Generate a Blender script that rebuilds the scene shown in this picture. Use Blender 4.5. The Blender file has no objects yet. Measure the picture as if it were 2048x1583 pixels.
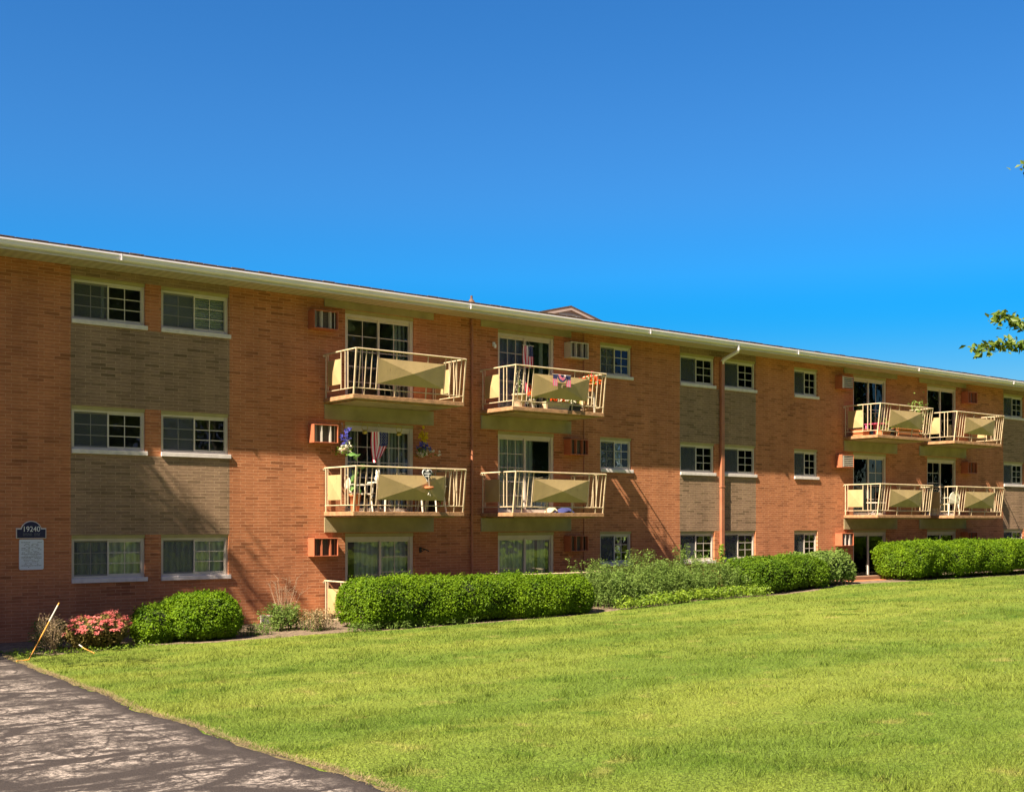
import bpy, math, random
import numpy as np
from mathutils import Vector, Matrix
random.seed(7); RNG = np.random.default_rng(11)
R = math.radians
sc = bpy.context.scene
COL = sc.collection

# ------------------------------------------------------------------ camera, sky, sun, exposure
EYE = Vector((0, -25.5, 2.5))
cam = bpy.data.cameras.new('camera'); camo = bpy.data.objects.new('camera', cam); COL.objects.link(camo)
camo.location = EYE; camo.rotation_euler = (R(90), 0, -R(90 - 51.5366))
cam.sensor_width = 36; cam.lens = 2380 / 2048 * 36; cam.shift_y = 252.5 / 2048
cam.clip_start = .1; cam.clip_end = 3000
sc.camera = camo
SUN = Vector((-3.96, -1.0, 4.4)).normalized()          # towards the sun
elev = math.asin(SUN.z); azim = math.atan2(SUN.x, SUN.y)
w = bpy.data.worlds.new('World'); sc.world = w; w.use_nodes = True
nt = w.node_tree; nt.nodes.clear()
sky = nt.nodes.new('ShaderNodeTexSky'); sky.sky_type = 'NISHITA'; sky.sun_disc = False
sky.sun_elevation = elev; sky.sun_rotation = azim; sky.altitude = 200; sky.air_density = 1.0; sky.dust_density = .4; sky.ozone_density = 2.0
hs = nt.nodes.new('ShaderNodeHueSaturation'); 
# unseen sky half behind the camera: added pale blue fill that tints the wall's shade
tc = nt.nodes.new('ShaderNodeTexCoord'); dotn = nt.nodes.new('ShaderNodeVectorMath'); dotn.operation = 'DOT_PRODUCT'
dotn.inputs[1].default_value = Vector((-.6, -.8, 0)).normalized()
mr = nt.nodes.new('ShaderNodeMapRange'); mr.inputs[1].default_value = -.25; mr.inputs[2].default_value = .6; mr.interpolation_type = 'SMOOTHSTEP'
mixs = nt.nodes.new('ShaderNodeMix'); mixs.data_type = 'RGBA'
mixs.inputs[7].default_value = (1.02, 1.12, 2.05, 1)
bg = nt.nodes.new('ShaderNodeBackground'); bg.inputs['Strength'].default_value = .06
out = nt.nodes.new('ShaderNodeOutputWorld')
L = nt.links.new
# deeper blue low over the roof, as the photograph's sky is graded
spz = nt.nodes.new('ShaderNodeSeparateXYZ'); L(tc.outputs['Generated'], spz.inputs[0])
def zmap(a, b, c, d):
    q = nt.nodes.new('ShaderNodeMapRange'); q.inputs[1].default_value = a; q.inputs[2].default_value = b; q.inputs[3].default_value = c; q.inputs[4].default_value = d
    L(spz.outputs['Z'], q.inputs[0]); return q.outputs[0]
hs.inputs['Hue'].default_value = .507
crv = nt.nodes.new('ShaderNodeFloatCurve'); L(spz.outputs['Z'], crv.inputs['Value']); cv = crv.mapping.curves[0]
cv.points[0].location = (0, .97); cv.points[1].location = (1, .66)
for a_, b_ in ((.12, .96), (.22, .81), (.28, .745), (.40, .71)): cv.points.new(a_, b_)
crv.mapping.update()
dbl = nt.nodes.new('ShaderNodeMath'); dbl.operation = 'MULTIPLY'; dbl.inputs[1].default_value = 2; L(crv.outputs[0], dbl.inputs[0])
L(dbl.outputs[0], hs.inputs['Saturation']); L(zmap(.10, .20, .58, .87), hs.inputs['Value'])
L(sky.outputs[0], hs.inputs['Color']); L(hs.outputs[0], mixs.inputs[6])
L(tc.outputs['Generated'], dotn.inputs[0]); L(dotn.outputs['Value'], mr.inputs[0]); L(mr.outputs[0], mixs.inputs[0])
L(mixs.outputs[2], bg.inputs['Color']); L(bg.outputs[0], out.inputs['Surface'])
sun = bpy.data.lights.new('sun', 'SUN'); sun.energy = 5.0; sun.angle = R(.5); sun.color = (1, .87, .67)
suno = bpy.data.objects.new('sun', sun); COL.objects.link(suno)
suno.rotation_euler = SUN.to_track_quat('Z', 'Y').to_euler(); suno.location = (-20, -20, 40)
sc.view_settings.view_transform = 'Standard'; sc.view_settings.look = 'None'
sc.view_settings.exposure = 1.65; sc.view_settings.gamma = 1
sc.render.engine = 'CYCLES'; sc.cycles.use_denoising = True
sc.cycles.max_bounces = 7; sc.cycles.transparent_max_bounces = 12; sc.cycles.diffuse_bounces = 3

# ------------------------------------------------------------------ helpers
class MB:
    def __init__(s): s.v = []; s.f = []; s.m = []; s.sm = []
    def face(s, pts, m=0, smooth=False):
        b = len(s.v); s.v += [tuple(p) for p in pts]; s.f.append(tuple(range(b, b + len(pts)))); s.m.append(m); s.sm.append(smooth)
    def mesh(s, verts, faces, m=0, smooth=False):
        b = len(s.v); s.v += [tuple(p) for p in verts]
        for f in faces: s.f.append(tuple(b + i for i in f)); s.m.append(m); s.sm.append(smooth)
    def box(s, x0, x1, y0, y1, z0, z1, m=0):
        v = [(x0,y0,z0),(x1,y0,z0),(x1,y1,z0),(x0,y1,z0),(x0,y0,z1),(x1,y0,z1),(x1,y1,z1),(x0,y1,z1)]
        s.mesh(v, [(0,3,2,1),(4,5,6,7),(0,1,5,4),(1,2,6,5),(2,3,7,6),(3,0,4,7)], m)
    def tube(s, pts, r, n=8, m=0, r1=None):
        pts = [Vector(p) for p in pts]; rings = []; k = len(pts)
        for i, p in enumerate(pts):
            d = (pts[min(i+1, k-1)] - pts[max(i-1, 0)]).normalized()
            a = d.cross(Vector((0, 0, 1)))
            if a.length < .05: a = d.cross(Vector((1, 0, 0)))
            a.normalize(); b = d.cross(a)
            rr = r if r1 is None else r + (r1 - r) * i / max(1, k - 1)
            rings.append([p + rr * (math.cos(t) * a + math.sin(t) * b) for t in [2 * math.pi * j / n for j in range(n)]])
        v = [q for g in rings for q in g]; f = []
        for i in range(k - 1):
            for j in range(n): f.append((i*n+j, i*n+(j+1) % n, (i+1)*n+(j+1) % n, (i+1)*n+j))
        s.mesh(v, f, m, True)
        s.mesh(rings[0], [tuple(range(n))], m); s.mesh(rings[-1], [tuple(reversed(range(n)))], m)
    def bar(s, p0, p1, wx, wy, m=0):
        # square bar between two points
        p0, p1 = Vector(p0), Vector(p1); d = (p1 - p0).normalized()
        a = d.cross(Vector((0, 1, 0)));  a = a if a.length > .05 else d.cross(Vector((1, 0, 0))); a.normalize(); b = d.cross(a)
        v = [p + sx * wx / 2 * a + sy * wy / 2 * b for p in (p0, p1) for sx, sy in ((-1,-1),(1,-1),(1,1),(-1,1))]
        s.mesh(v, [(0,1,2,3),(7,6,5,4),(0,4,5,1),(1,5,6,2),(2,6,7,3),(3,7,4,0)], m)
    def lathe(s, prof, c=(0,0,0), n=16, m=0):
        v = []; f = []
        for r, z in prof:
            for j in range(n):
                t = 2*math.pi*j/n; v.append((c[0]+r*math.cos(t), c[1]+r*math.sin(t), c[2]+z))
        for i in range(len(prof)-1):
            for j in range(n): f.append((i*n+j, i*n+(j+1) % n, (i+1)*n+(j+1) % n, (i+1)*n+j))
        s.mesh(v, f, m, True)
        s.mesh(v[:n], [tuple(reversed(range(n)))], m); s.mesh(v[-n:], [tuple(range(n))], m)
    def prism(s, outline, y0, y1, m=0):
        # outline in x,z extruded along y
        n = len(outline)
        v = [(x, y0, z) for x, z in outline] + [(x, y1, z) for x, z in outline]
        s.mesh(v, [tuple(range(n)), tuple(reversed(range(n, 2*n)))] + [(i, i+n, (i+1) % n + n, (i+1) % n) for i in range(n)], m)
    def build(s, name, mats, parent=None, bevel=0):
        me = bpy.data.meshes.new(name); me.from_pydata(s.v, [], s.f)
        for m in (mats if isinstance(mats, (list, tuple)) else [mats]): me.materials.append(m)
        me.polygons.foreach_set('material_index', s.m); me.polygons.foreach_set('use_smooth', s.sm)
        me.update()
        o = bpy.data.objects.new(name, me); COL.objects.link(o)
        if parent is not None: o.parent = parent
        if bevel:
            b = o.modifiers.new('bevel', 'BEVEL'); b.width = bevel; b.segments = 2; b.limit_method = 'ANGLE'
        return o
def np_mesh(name, V, F, mats, parent=None, mi=None, smooth=False):
    V = np.asarray(V, np.float32); F = np.asarray(F, np.int32); k = F.shape[1]
    me = bpy.data.meshes.new(name)
    me.vertices.add(len(V)); me.vertices.foreach_set('co', V.ravel())
    me.loops.add(F.size); me.loops.foreach_set('vertex_index', F.ravel())
    me.polygons.add(len(F)); me.polygons.foreach_set('loop_start', np.arange(0, F.size, k, dtype=np.int32))
    for m in (mats if isinstance(mats, (list, tuple)) else [mats]): me.materials.append(m)
    if mi is not None: me.polygons.foreach_set('material_index', np.asarray(mi, np.int32))
    me.polygons.foreach_set('use_smooth', np.full(len(F), smooth))
    me.update(calc_edges=True)
    o = bpy.data.objects.new(name, me); COL.objects.link(o)
    if parent is not None: o.parent = parent
    return o
def thing(name, label, cat, loc=(0, 0, 0), group=None):
    o = bpy.data.objects.new(name, None); COL.objects.link(o); o.location = loc; o.empty_display_size = .2
    o['label'] = label; o['category'] = cat
    if group: o['group'] = group
    return o
def tag(o, label, cat, group=None):
    o['label'] = label; o['category'] = cat
    if group: o['group'] = group
    return o
def kind(o, k, label=None, cat=None):
    o['kind'] = k
    if label: o['label'] = label
    if cat: o['category'] = cat
    return o

# ------------------------------------------------------------------ materials
def new_mat(name):
    m = bpy.data.materials.new(name); m.use_nodes = True; n = m.node_tree
    return m, n, n.nodes['Principled BSDF'], n.links.new
def paint(name, c, rough=.55, var=.12, scale=6, bump=.0, bscale=60, metallic=0, spec=.4, stretch=(1, 1, 1)):
    m, n, p, L = new_mat(name)
    tcn = n.nodes.new('ShaderNodeTexCoord'); mp = n.nodes.new('ShaderNodeMapping'); mp.inputs['Scale'].default_value = stretch
    L(tcn.outputs['Object'], mp.inputs[0])
    nz = n.nodes.new('ShaderNodeTexNoise'); nz.inputs['Scale'].default_value = scale; nz.inputs['Detail'].default_value = 6
    L(mp.outputs[0], nz.inputs['Vector'])
    rp = n.nodes.new('ShaderNodeMapRange'); rp.inputs[1].default_value = .3; rp.inputs[2].default_value = .7
    rp.inputs[3].default_value = 1 - var; rp.inputs[4].default_value = 1 + var
    L(nz.outputs[0], rp.inputs[0])
    mx = n.nodes.new('ShaderNodeVectorMath'); mx.operation = 'SCALE'; mx.inputs[0].default_value = c
    L(rp.outputs[0], mx.inputs['Scale']); L(mx.outputs[0], p.inputs['Base Color'])
    p.inputs['Roughness'].default_value = rough; p.inputs['Metallic'].default_value = metallic; p.inputs['Specular IOR Level'].default_value = spec
    if bump:
        n2 = n.nodes.new('ShaderNodeTexNoise'); n2.inputs['Scale'].default_value = bscale; n2.inputs['Detail'].default_value = 5
        L(mp.outputs[0], n2.inputs['Vector'])
        b = n.nodes.new('ShaderNodeBump'); b.inputs['Distance'].default_value = bump; L(n2.outputs[0], b.inputs['Height']); L(b.outputs[0], p.inputs['Normal'])
    return m
def rusty(m, amount=.67):
    n = m.node_tree; L = n.links.new; p = n.nodes['Principled BSDF']; src = p.inputs['Base Color'].links[0].from_socket
    tcn = n.nodes.new('ShaderNodeNewGeometry'); q = n.nodes.new('ShaderNodeTexNoise'); q.inputs['Scale'].default_value = 9; q.inputs['Detail'].default_value = 9; q.inputs['Roughness'].default_value = .7
    mp = n.nodes.new('ShaderNodeMapping'); mp.inputs['Scale'].default_value = (1, 1, .45); L(tcn.outputs['Position'], mp.inputs[0]); L(mp.outputs[0], q.inputs['Vector'])
    r_ = n.nodes.new('ShaderNodeMapRange'); r_.inputs[1].default_value = amount - .06; r_.inputs[2].default_value = amount + .03; r_.inputs[4].default_value = .8; L(q.outputs[0], r_.inputs[0])
    mx = n.nodes.new('ShaderNodeMix'); mx.data_type = 'RGBA'; mx.inputs[7].default_value = (.16, .075, .03, 1); L(r_.outputs[0], mx.inputs[0]); L(src, mx.inputs[6]); L(mx.outputs[2], p.inputs['Base Color'])
def brick(name, c1, c2, cm, dark):
    m, n, p, L = new_mat(name)
    g = n.nodes.new('ShaderNodeNewGeometry'); sp = n.nodes.new('ShaderNodeSeparateXYZ'); L(g.outputs['Position'], sp.inputs[0])
    cb = n.nodes.new('ShaderNodeCombineXYZ'); L(sp.outputs[0], cb.inputs[0]); L(sp.outputs[2], cb.inputs[1])
    wob = n.nodes.new('ShaderNodeTexNoise'); wob.inputs['Scale'].default_value = 3.0; L(g.outputs['Position'], wob.inputs['Vector'])
    wsc = n.nodes.new('ShaderNodeVectorMath'); wsc.operation = 'MULTIPLY_ADD'; wsc.inputs[1].default_value = (.012, .012, 0)
    L(wob.outputs['Color'], wsc.inputs[0]); L(cb.outputs[0], wsc.inputs[2])
    b = n.nodes.new('ShaderNodeTexBrick'); b.offset = .36; b.offset_frequency = 2
    b.inputs['Scale'].default_value = 1; b.inputs['Brick Width'].default_value = .325; b.inputs['Row Height'].default_value = .0705
    b.inputs['Mortar Size'].default_value = .0052; b.inputs['Mortar Smooth'].default_value = .3
    b.inputs['Color1'].default_value = (*c1, 1); b.inputs['Color2'].default_value = (*c2, 1); b.inputs['Mortar'].default_value = (*cm, 1)
    L(wsc.outputs[0], b.inputs['Vector'])
    # occasional darker brick: a second brick pattern's random colour, thresholded
    b2 = n.nodes.new('ShaderNodeTexBrick'); b2.offset = .36; b2.offset_frequency = 2
    for k in ('Scale', 'Brick Width', 'Row Height'): b2.inputs[k].default_value = b.inputs[k].default_value
    b2.inputs['Mortar Size'].default_value = 0.0; b2.inputs['Color1'].default_value = (0, 0, 0, 1); b2.inputs['Color2'].default_value = (1, 1, 1, 1)
    L(wsc.outputs[0], b2.inputs['Vector'])
    cr = n.nodes.new('ShaderNodeMapRange'); cr.inputs[1].default_value = .74; cr.inputs[2].default_value = .95; L(b2.outputs[0], cr.inputs[0])
    big = n.nodes.new('ShaderNodeTexNoise'); big.inputs['Scale'].default_value = .9; big.inputs['Detail'].default_value = 3; L(g.outputs['Position'], big.inputs['Vector'])
    bigr = n.nodes.new('ShaderNodeMapRange'); bigr.inputs[1].default_value = .35; bigr.inputs[2].default_value = .65; L(big.outputs[0], bigr.inputs[0])
    mul = n.nodes.new('ShaderNodeMath'); mul.operation = 'MULTIPLY'; L(cr.outputs[0], mul.inputs[0]); L(bigr.outputs[0], mul.inputs[1])
    inv = n.nodes.new('ShaderNodeMath'); inv.operation = 'SUBTRACT'; inv.inputs[0].default_value = 1; L(b.outputs['Fac'], inv.inputs[1])
    mul2 = n.nodes.new('ShaderNodeMath'); mul2.operation = 'MULTIPLY'; L(mul.outputs[0], mul2.inputs[0]); L(inv.outputs[0], mul2.inputs[1])
    mx = n.nodes.new('ShaderNodeMix'); mx.data_type = 'RGBA'; mx.inputs[7].default_value = (*dark, 1)
    L(mul2.outputs[0], mx.inputs[0]); L(b.outputs['Color'], mx.inputs[6])
    fine = n.nodes.new('ShaderNodeTexNoise'); fine.inputs['Scale'].default_value = 22; fine.inputs['Detail'].default_value = 6
    ms = n.nodes.new('ShaderNodeMapping'); ms.inputs['Scale'].default_value = (.35, .35, 1.3); L(g.outputs['Position'], ms.inputs[0]); L(ms.outputs[0], fine.inputs['Vector'])
    fr = n.nodes.new('ShaderNodeMapRange'); fr.inputs[1].default_value = .3; fr.inputs[2].default_value = .7; fr.inputs[3].default_value = .86; fr.inputs[4].default_value = 1.13
    L(fine.outputs[0], fr.inputs[0])
    wt = n.nodes.new('ShaderNodeTexNoise'); wt.inputs['Scale'].default_value = 1.6; wt.inputs['Detail'].default_value = 5; wm = n.nodes.new('ShaderNodeMapping'); wm.inputs['Scale'].default_value = (1, 1, .22)
    L(g.outputs['Position'], wm.inputs[0]); L(wm.outputs[0], wt.inputs['Vector'])
    wr = n.nodes.new('ShaderNodeMapRange'); wr.inputs[1].default_value = .3; wr.inputs[2].default_value = .7; wr.inputs[3].default_value = .84; wr.inputs[4].default_value = 1.12; L(wt.outputs[0], wr.inputs[0])
    wf = n.nodes.new('ShaderNodeMath'); wf.operation = 'MULTIPLY'; L(wr.outputs[0], wf.inputs[0]); L(fr.outputs[0], wf.inputs[1])
    sc_ = n.nodes.new('ShaderNodeVectorMath'); sc_.operation = 'SCALE'; L(mx.outputs[2], sc_.inputs[0]); L(wf.outputs[0], sc_.inputs['Scale'])
    L(sc_.outputs[0], p.inputs['Base Color'])
    p.inputs['Roughness'].default_value = .9; p.inputs['Specular IOR Level'].default_value = .2
    h = n.nodes.new('ShaderNodeMath'); h.operation = 'MULTIPLY_ADD'; h.inputs[1].default_value = .55; L(fine.outputs[0], h.inputs[0]); L(inv.outputs[0], h.inputs[2])
    h2 = n.nodes.new('ShaderNodeMath'); h2.operation = 'MULTIPLY_ADD'; h2.inputs[1].default_value = .5; L(b2.outputs[0], h2.inputs[0]); L(h.outputs[0], h2.inputs[2])
    bp = n.nodes.new('ShaderNodeBump'); bp.inputs['Distance'].default_value = .0032; bp.inputs['Strength'].default_value = .8; L(h2.outputs[0], bp.inputs['Height']); L(bp.outputs[0], p.inputs['Normal'])
    return m
M = {}
M['brick'] = brick('orange_brick', (.462, .178, .081), (.38, .138, .062), (.55, .285, .16), (.25, .092, .040))
M['tan'] = brick('tan_brick', (.290, .185, .120), (.228, .144, .092), (.40, .28, .18), (.145, .095, .055))
M['concrete'] = paint('painted_concrete', (.31, .255, .145), .8, .18, 2.5, .004, 30)
M['slab'] = paint('balcony_concrete', (.34, .185, .095), .9, .3, 7, .006, 40)
M['soffit'] = paint('soffit_board', (.46, .38, .23), .7, .06, 3)
M['gutter'] = paint('gutter_metal', (.80, .75, .84), .4, .05, 2, 0)
M['fascia'] = paint('fascia_board', (.60, .55, .53), .6, .08, 3)
M['almond'] = paint('almond_frame', (.56, .495, .43), .45, .06, 5)
M['casing'] = paint('olive_casing', (.36, .30, .135), .6, .1, 5)
M['sill'] = paint('limestone_sill', (.64, .575, .56), .85, .1, 9, .003, 60)
M['cream'] = paint('cream_rail_paint', (.56, .44, .29), .5, .14, 9, .001, 50)
M['panel'] = paint('cream_panel_paint', (.42, .30, .145), .6, .1, 3, .003, 18, stretch=(1, 1, .5))
rusty(M['cream'], .64); rusty(M['panel'], .68)
M['acbrown'] = paint('salmon_ac_paint', (.40, .125, .062), .5, .1, 6)
M['acwhite'] = paint('beige_ac_paint', (.50, .46, .38), .45, .06, 6)
M['acdark'] = paint('dark_fin_grille', (.10, .075, .06), .6, .2, 30)
M['acfin'] = paint('pale_ac_louver', (.52, .46, .41), .5, .06, 10)
M['pipe'] = paint('brown_pipe_paint', (.36, .135, .072), .45, .12, 5)
M['shingle'] = paint('brown_shingle', (.12, .075, .055), .95, .35, 14, .01, 40)
M['siding'] = paint('pink_grey_siding', (.55, .43, .38), .8, .1, 3, 0, stretch=(1, 1, 6))
M['white'] = paint('white_plastic', (.62, .57, .48), .35, .04, 5)
M['whitepaint'] = paint('white_paint', (.78, .78, .78), .5, .03, 5)
M['grey'] = paint('grey_cloth', (.25, .25, .25), .9, .1, 6)
M['navy'] = paint('navy_sign_paint', (.006, .006, .06), .4, .1, 5)
M['notice'] = paint('white_notice', (.62, .66, .74), .35, .03, 5)
M['ink'] = paint('grey_print', (.16, .17, .2), .6, .1, 5)
M['terra'] = paint('terracotta', (.50, .17, .07), .85, .15, 8)
M['wood'] = paint('weathered_wood', (.22, .13, .08), .9, .25, 4, .004, 20, stretch=(1, 8, 8))
M['dark'] = paint('black_plastic', (.02, .02, .02), .5, .1, 5)
M['room'] = paint('room_paint', (.22, .21, .19), .9, .1, 1)
M['red'] = paint('red_fabric', (.62, .03, .07), .85, .08, 9)
M['flagwhite'] = paint('white_fabric', (.85, .80, .80), .85, .05, 9)
M['flagblue'] = paint('navy_fabric', (.03, .035, .13), .85, .08, 9)
M['pink'] = paint('pink_plastic', (.62, .10, .22), .5, .06, 5)
M['orange'] = paint('orange_stake_paint', (.75, .32, .05), .45, .1, 5)
M['wicker'] = paint('pale_wicker', (.50, .38, .25), .9, .25, 25, .006, 60)
M['gold'] = paint('gold_wire', (.45, .36, .08), .35, .1, 5, metallic=.6)
M['twig'] = paint('dry_twig', (.30, .21, .14), .95, .2, 20)
M['bark'] = paint('bark', (.10, .075, .055), .95, .3, 12, .02, 25, stretch=(1, 1, .3))
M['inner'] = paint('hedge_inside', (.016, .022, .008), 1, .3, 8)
def leafmat(name, c1, c2, trans=.35, gloss=.35):
    m, n, p, L = new_mat(name)
    g = n.nodes.new('ShaderNodeNewGeometry'); nz = n.nodes.new('ShaderNodeTexNoise'); nz.inputs['Scale'].default_value = 2.2; nz.inputs['Detail'].default_value = 3
    L(g.outputs['Position'], nz.inputs['Vector'])
    av = n.nodes.new('ShaderNodeMath'); av.operation = 'MULTIPLY_ADD'; av.inputs[1].default_value = .55
    L(g.outputs['Random Per Island'], av.inputs[0])
    sb = n.nodes.new('ShaderNodeMapRange'); sb.inputs[1].default_value = .3; sb.inputs[2].default_value = .7; sb.inputs[4].default_value = .45
    L(nz.outputs[0], sb.inputs[0]); L(sb.outputs[0], av.inputs[2])
    mx = n.nodes.new('ShaderNodeMix'); mx.data_type = 'RGBA'; mx.inputs[6].default_value = (*c1, 1); mx.inputs[7].default_value = (*c2, 1); L(av.outputs[0], mx.inputs[0])
    L(mx.outputs[2], p.inputs['Base Color']); p.inputs['Roughness'].default_value = .5; p.inputs['Specular IOR Level'].default_value = gloss
    tr = n.nodes.new('ShaderNodeBsdfTranslucent'); L(mx.outputs[2], tr.inputs['Color'])
    ms = n.nodes.new('ShaderNodeMixShader'); ms.inputs[0].default_value = trans
    L(p.outputs[0], ms.inputs[1]); L(tr.outputs[0], ms.inputs[2]); L(ms.outputs[0], n.nodes['Material Output'].inputs['Surface'])
    return m
M['hedge'] = leafmat('hedge_leaf', (.038, .098, .004), (.19, .30, .009), .35, .15)
M['hedge2'] = leafmat('dark_hedge_leaf', (.035, .09, .005), (.15, .245, .012), .35, .15)
M['bush'] = leafmat('bright_bush_leaf', (.042, .11, .004), (.195, .31, .009), .35, .15)
M['forest'] = leafmat('far_leaf', (.025, .05, .012), (.07, .10, .025), .3, .1)
M['weed'] = leafmat('weed_leaf', (.085, .152, .028), (.225, .31, .07), .35, .15)
M['cover'] = leafmat('ground_cover_leaf', (.11, .21, .012), (.30, .40, .03))
M['pinkleaf'] = leafmat('reddish_leaf', (.11, .11, .02), (.30, .21, .07), .35, .15)
M['petal'] = leafmat('pink_petal', (.55, .10, .10), (.75, .26, .24), .3, .1)
M['redpetal'] = leafmat('red_petal', (.6, .025, .01), (.75, .12, .01), .2, .1)
M['whitepetal'] = leafmat('white_petal', (.7, .66, .6), (.8, .75, .5), .2, .1)
M['bluepetal'] = leafmat('blue_petal', (.03, .03, .3), (.16, .16, .6), .2, .1)
M['yellowpetal'] = leafmat('yellow_petal', (.6, .4, .01), (.75, .6, .03), .2, .1)
M['dryleaf'] = leafmat('dry_leaf', (.22, .16, .09), (.36, .27, .15), .2, .1)
M['treeleaf'] = leafmat('tree_leaf', (.06, .11, .012), (.17, .22, .03), .3, .3)
M['houseplant'] = leafmat('houseplant_leaf', (.06, .17, .03), (.2, .36, .1), .3, .4)
def grass_mat(name, blade):
    m, n, p, L = new_mat(name); g = n.nodes.new('ShaderNodeNewGeometry')
    mp = n.nodes.new('ShaderNodeMapping'); mp.inputs['Rotation'].default_value = (0, 0, R(18)); mp.inputs['Scale'].default_value = (.35, 1.0, 1); L(g.outputs['Position'], mp.inputs[0])
    def noise(sc_, lo, hi, vec, det=4):
        q = n.nodes.new('ShaderNodeTexNoise'); q.inputs['Scale'].default_value = sc_; q.inputs['Detail'].default_value = det; L(vec, q.inputs['Vector'])
        r_ = n.nodes.new('ShaderNodeMapRange'); r_.inputs[1].default_value = lo; r_.inputs[2].default_value = hi; L(q.outputs[0], r_.inputs[0]); return r_.outputs[0]
    def mix(f, a, b):
        q = n.nodes.new('ShaderNodeMix'); q.data_type = 'RGBA'; L(f, q.inputs[0])
        for i_, v_ in ((6, a), (7, b)):
            if isinstance(v_, tuple): q.inputs[i_].default_value = (*v_, 1)
            else: L(v_, q.inputs[i_])
        return q.outputs[2]
    c = mix(noise(.55, .38, .62, mp.outputs[0]), (.115, .170, .022), (.185, .222, .034))          # greener / yellower drifts along the mowing direction
    c = mix(noise(1.9, .61, .80, g.outputs['Position'], 7), c, (.28, .245, .07))                     # small dry patches
    c = mix(noise(1.1, .60, .74, g.outputs['Position'], 5), c, (.06, .115, .008))                    # dark clumps
    rn = n.nodes.new('ShaderNodeMapRange'); rn.inputs[3].default_value = .38; rn.inputs[4].default_value = 1.75
    if blade: L(g.outputs['Random Per Island'], rn.inputs[0])
    else: L(noise(40, .3, .7, g.outputs['Position']), rn.inputs[0])
    sc_ = n.nodes.new('ShaderNodeVectorMath'); sc_.operation = 'SCALE'; L(c, sc_.inputs[0]); L(rn.outputs[0], sc_.inputs['Scale'])
    L(sc_.outputs[0], p.inputs['Base Color']); p.inputs['Roughness'].default_value = .6 if blade else 1; p.inputs['Specular IOR Level'].default_value = .15
    if blade:
        tr = n.nodes.new('ShaderNodeBsdfTranslucent'); L(sc_.outputs[0], tr.inputs['Color']); ms = n.nodes.new('ShaderNodeMixShader'); ms.inputs[0].default_value = .4
        L(p.outputs[0], ms.inputs[1]); L(tr.outputs[0], ms.inputs[2]); L(ms.outputs[0], n.nodes['Material Output'].inputs['Surface'])
    else:
        bp = n.nodes.new('ShaderNodeBump'); bp.inputs['Distance'].default_value = .05; n3 = n.nodes.new('ShaderNodeTexNoise'); n3.inputs['Scale'].default_value = 45; n3.inputs['Detail'].default_value = 6
        L(g.outputs['Position'], n3.inputs['Vector']); L(n3.outputs[0], bp.inputs['Height']); L(bp.outputs[0], p.inputs['Normal'])
    return m
M['grass'] = grass_mat('grass_blade', True); M['turf'] = grass_mat('lawn_turf', False)

def glass_mat():
    m, n, p, L = new_mat('window_glass'); n.nodes.remove(p)
    t = n.nodes.new('ShaderNodeBsdfTransparent'); t.inputs[0].default_value = (.9, .93, .92, 1)
    g = n.nodes.new('ShaderNodeBsdfGlossy'); g.inputs['Roughness'].default_value = .004; g.inputs['Color'].default_value = (.95, .97, 1, 1)
    nz = n.nodes.new('ShaderNodeTexNoise'); nz.inputs['Scale'].default_value = 1.6; tcn = n.nodes.new('ShaderNodeTexCoord'); L(tcn.outputs['Object'], nz.inputs['Vector'])
    bp = n.nodes.new('ShaderNodeBump'); bp.inputs['Distance'].default_value = .012; bp.inputs['Strength'].default_value = .5; L(nz.outputs[0], bp.inputs['Height']); L(bp.outputs[0], g.inputs['Normal'])
    fr = n.nodes.new('ShaderNodeFresnel'); fr.inputs[0].default_value = 1.48
    mx = n.nodes.new('ShaderNodeMixShader'); L(fr.outputs[0], mx.inputs[0]); L(t.outputs[0], mx.inputs[1]); L(g.outputs[0], mx.inputs[2])
    L(mx.outputs[0], n.nodes['Material Output'].inputs['Surface']); return m
M['glass'] = glass_mat()
def screen_mat():
    m, n, p, L = new_mat('insect_screen'); p.inputs['Base Color'].default_value = (.085, .095, .105, 1); p.inputs['Roughness'].default_value = .8
    t = n.nodes.new('ShaderNodeBsdfTransparent'); mx = n.nodes.new('ShaderNodeMixShader'); mx.inputs[0].default_value = .5
    L(t.outputs[0], mx.inputs[1]); L(p.outputs[0], mx.inputs[2]); L(mx.outputs[0], n.nodes['Material Output'].inputs['Surface']); return m
M['screen'] = screen_mat()
def stripes(name, c1, c2, axis, freq, rough=.85):
    m, n, p, L = new_mat(name)
    tcn = n.nodes.new('ShaderNodeTexCoord'); wv = n.nodes.new('ShaderNodeTexWave'); wv.bands_direction = axis; wv.inputs['Scale'].default_value = freq; wv.inputs['Distortion'].default_value = .6
    wv.inputs['Detail'].default_value = 1
    L(tcn.outputs['Object'], wv.inputs['Vector'])
    mx = n.nodes.new('ShaderNodeMix'); mx.data_type = 'RGBA'; mx.inputs[6].default_value = (*c1, 1); mx.inputs[7].default_value = (*c2, 1); L(wv.outputs[0], mx.inputs[0])
    L(mx.outputs[2], p.inputs['Base Color']); p.inputs['Roughness'].default_value = rough
    b = n.nodes.new('ShaderNodeBump'); b.inputs['Distance'].default_value = .02; L(wv.outputs[0], b.inputs['Height']); L(b.outputs[0], p.inputs['Normal'])
    return m
M['blind'] = stripes('slatted_blind', (.48, .48, .42), (.72, .72, .64), 'Z', 6)
M['curtain'] = stripes('hanging_curtain', (.40, .42, .39), (.68, .70, .64), 'X', 2.2)
M['vblind'] = stripes('vertical_blind', (.06, .06, .055), (.55, .54, .48), 'X', 2.6)
M['lilac'] = stripes('lilac_curtain', (.25, .25, .42), (.36, .36, .55), 'X', 1.2)
M['shade'] = paint('pale_roller_shade', (.45, .44, .42), .8, .05, 3)
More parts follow.
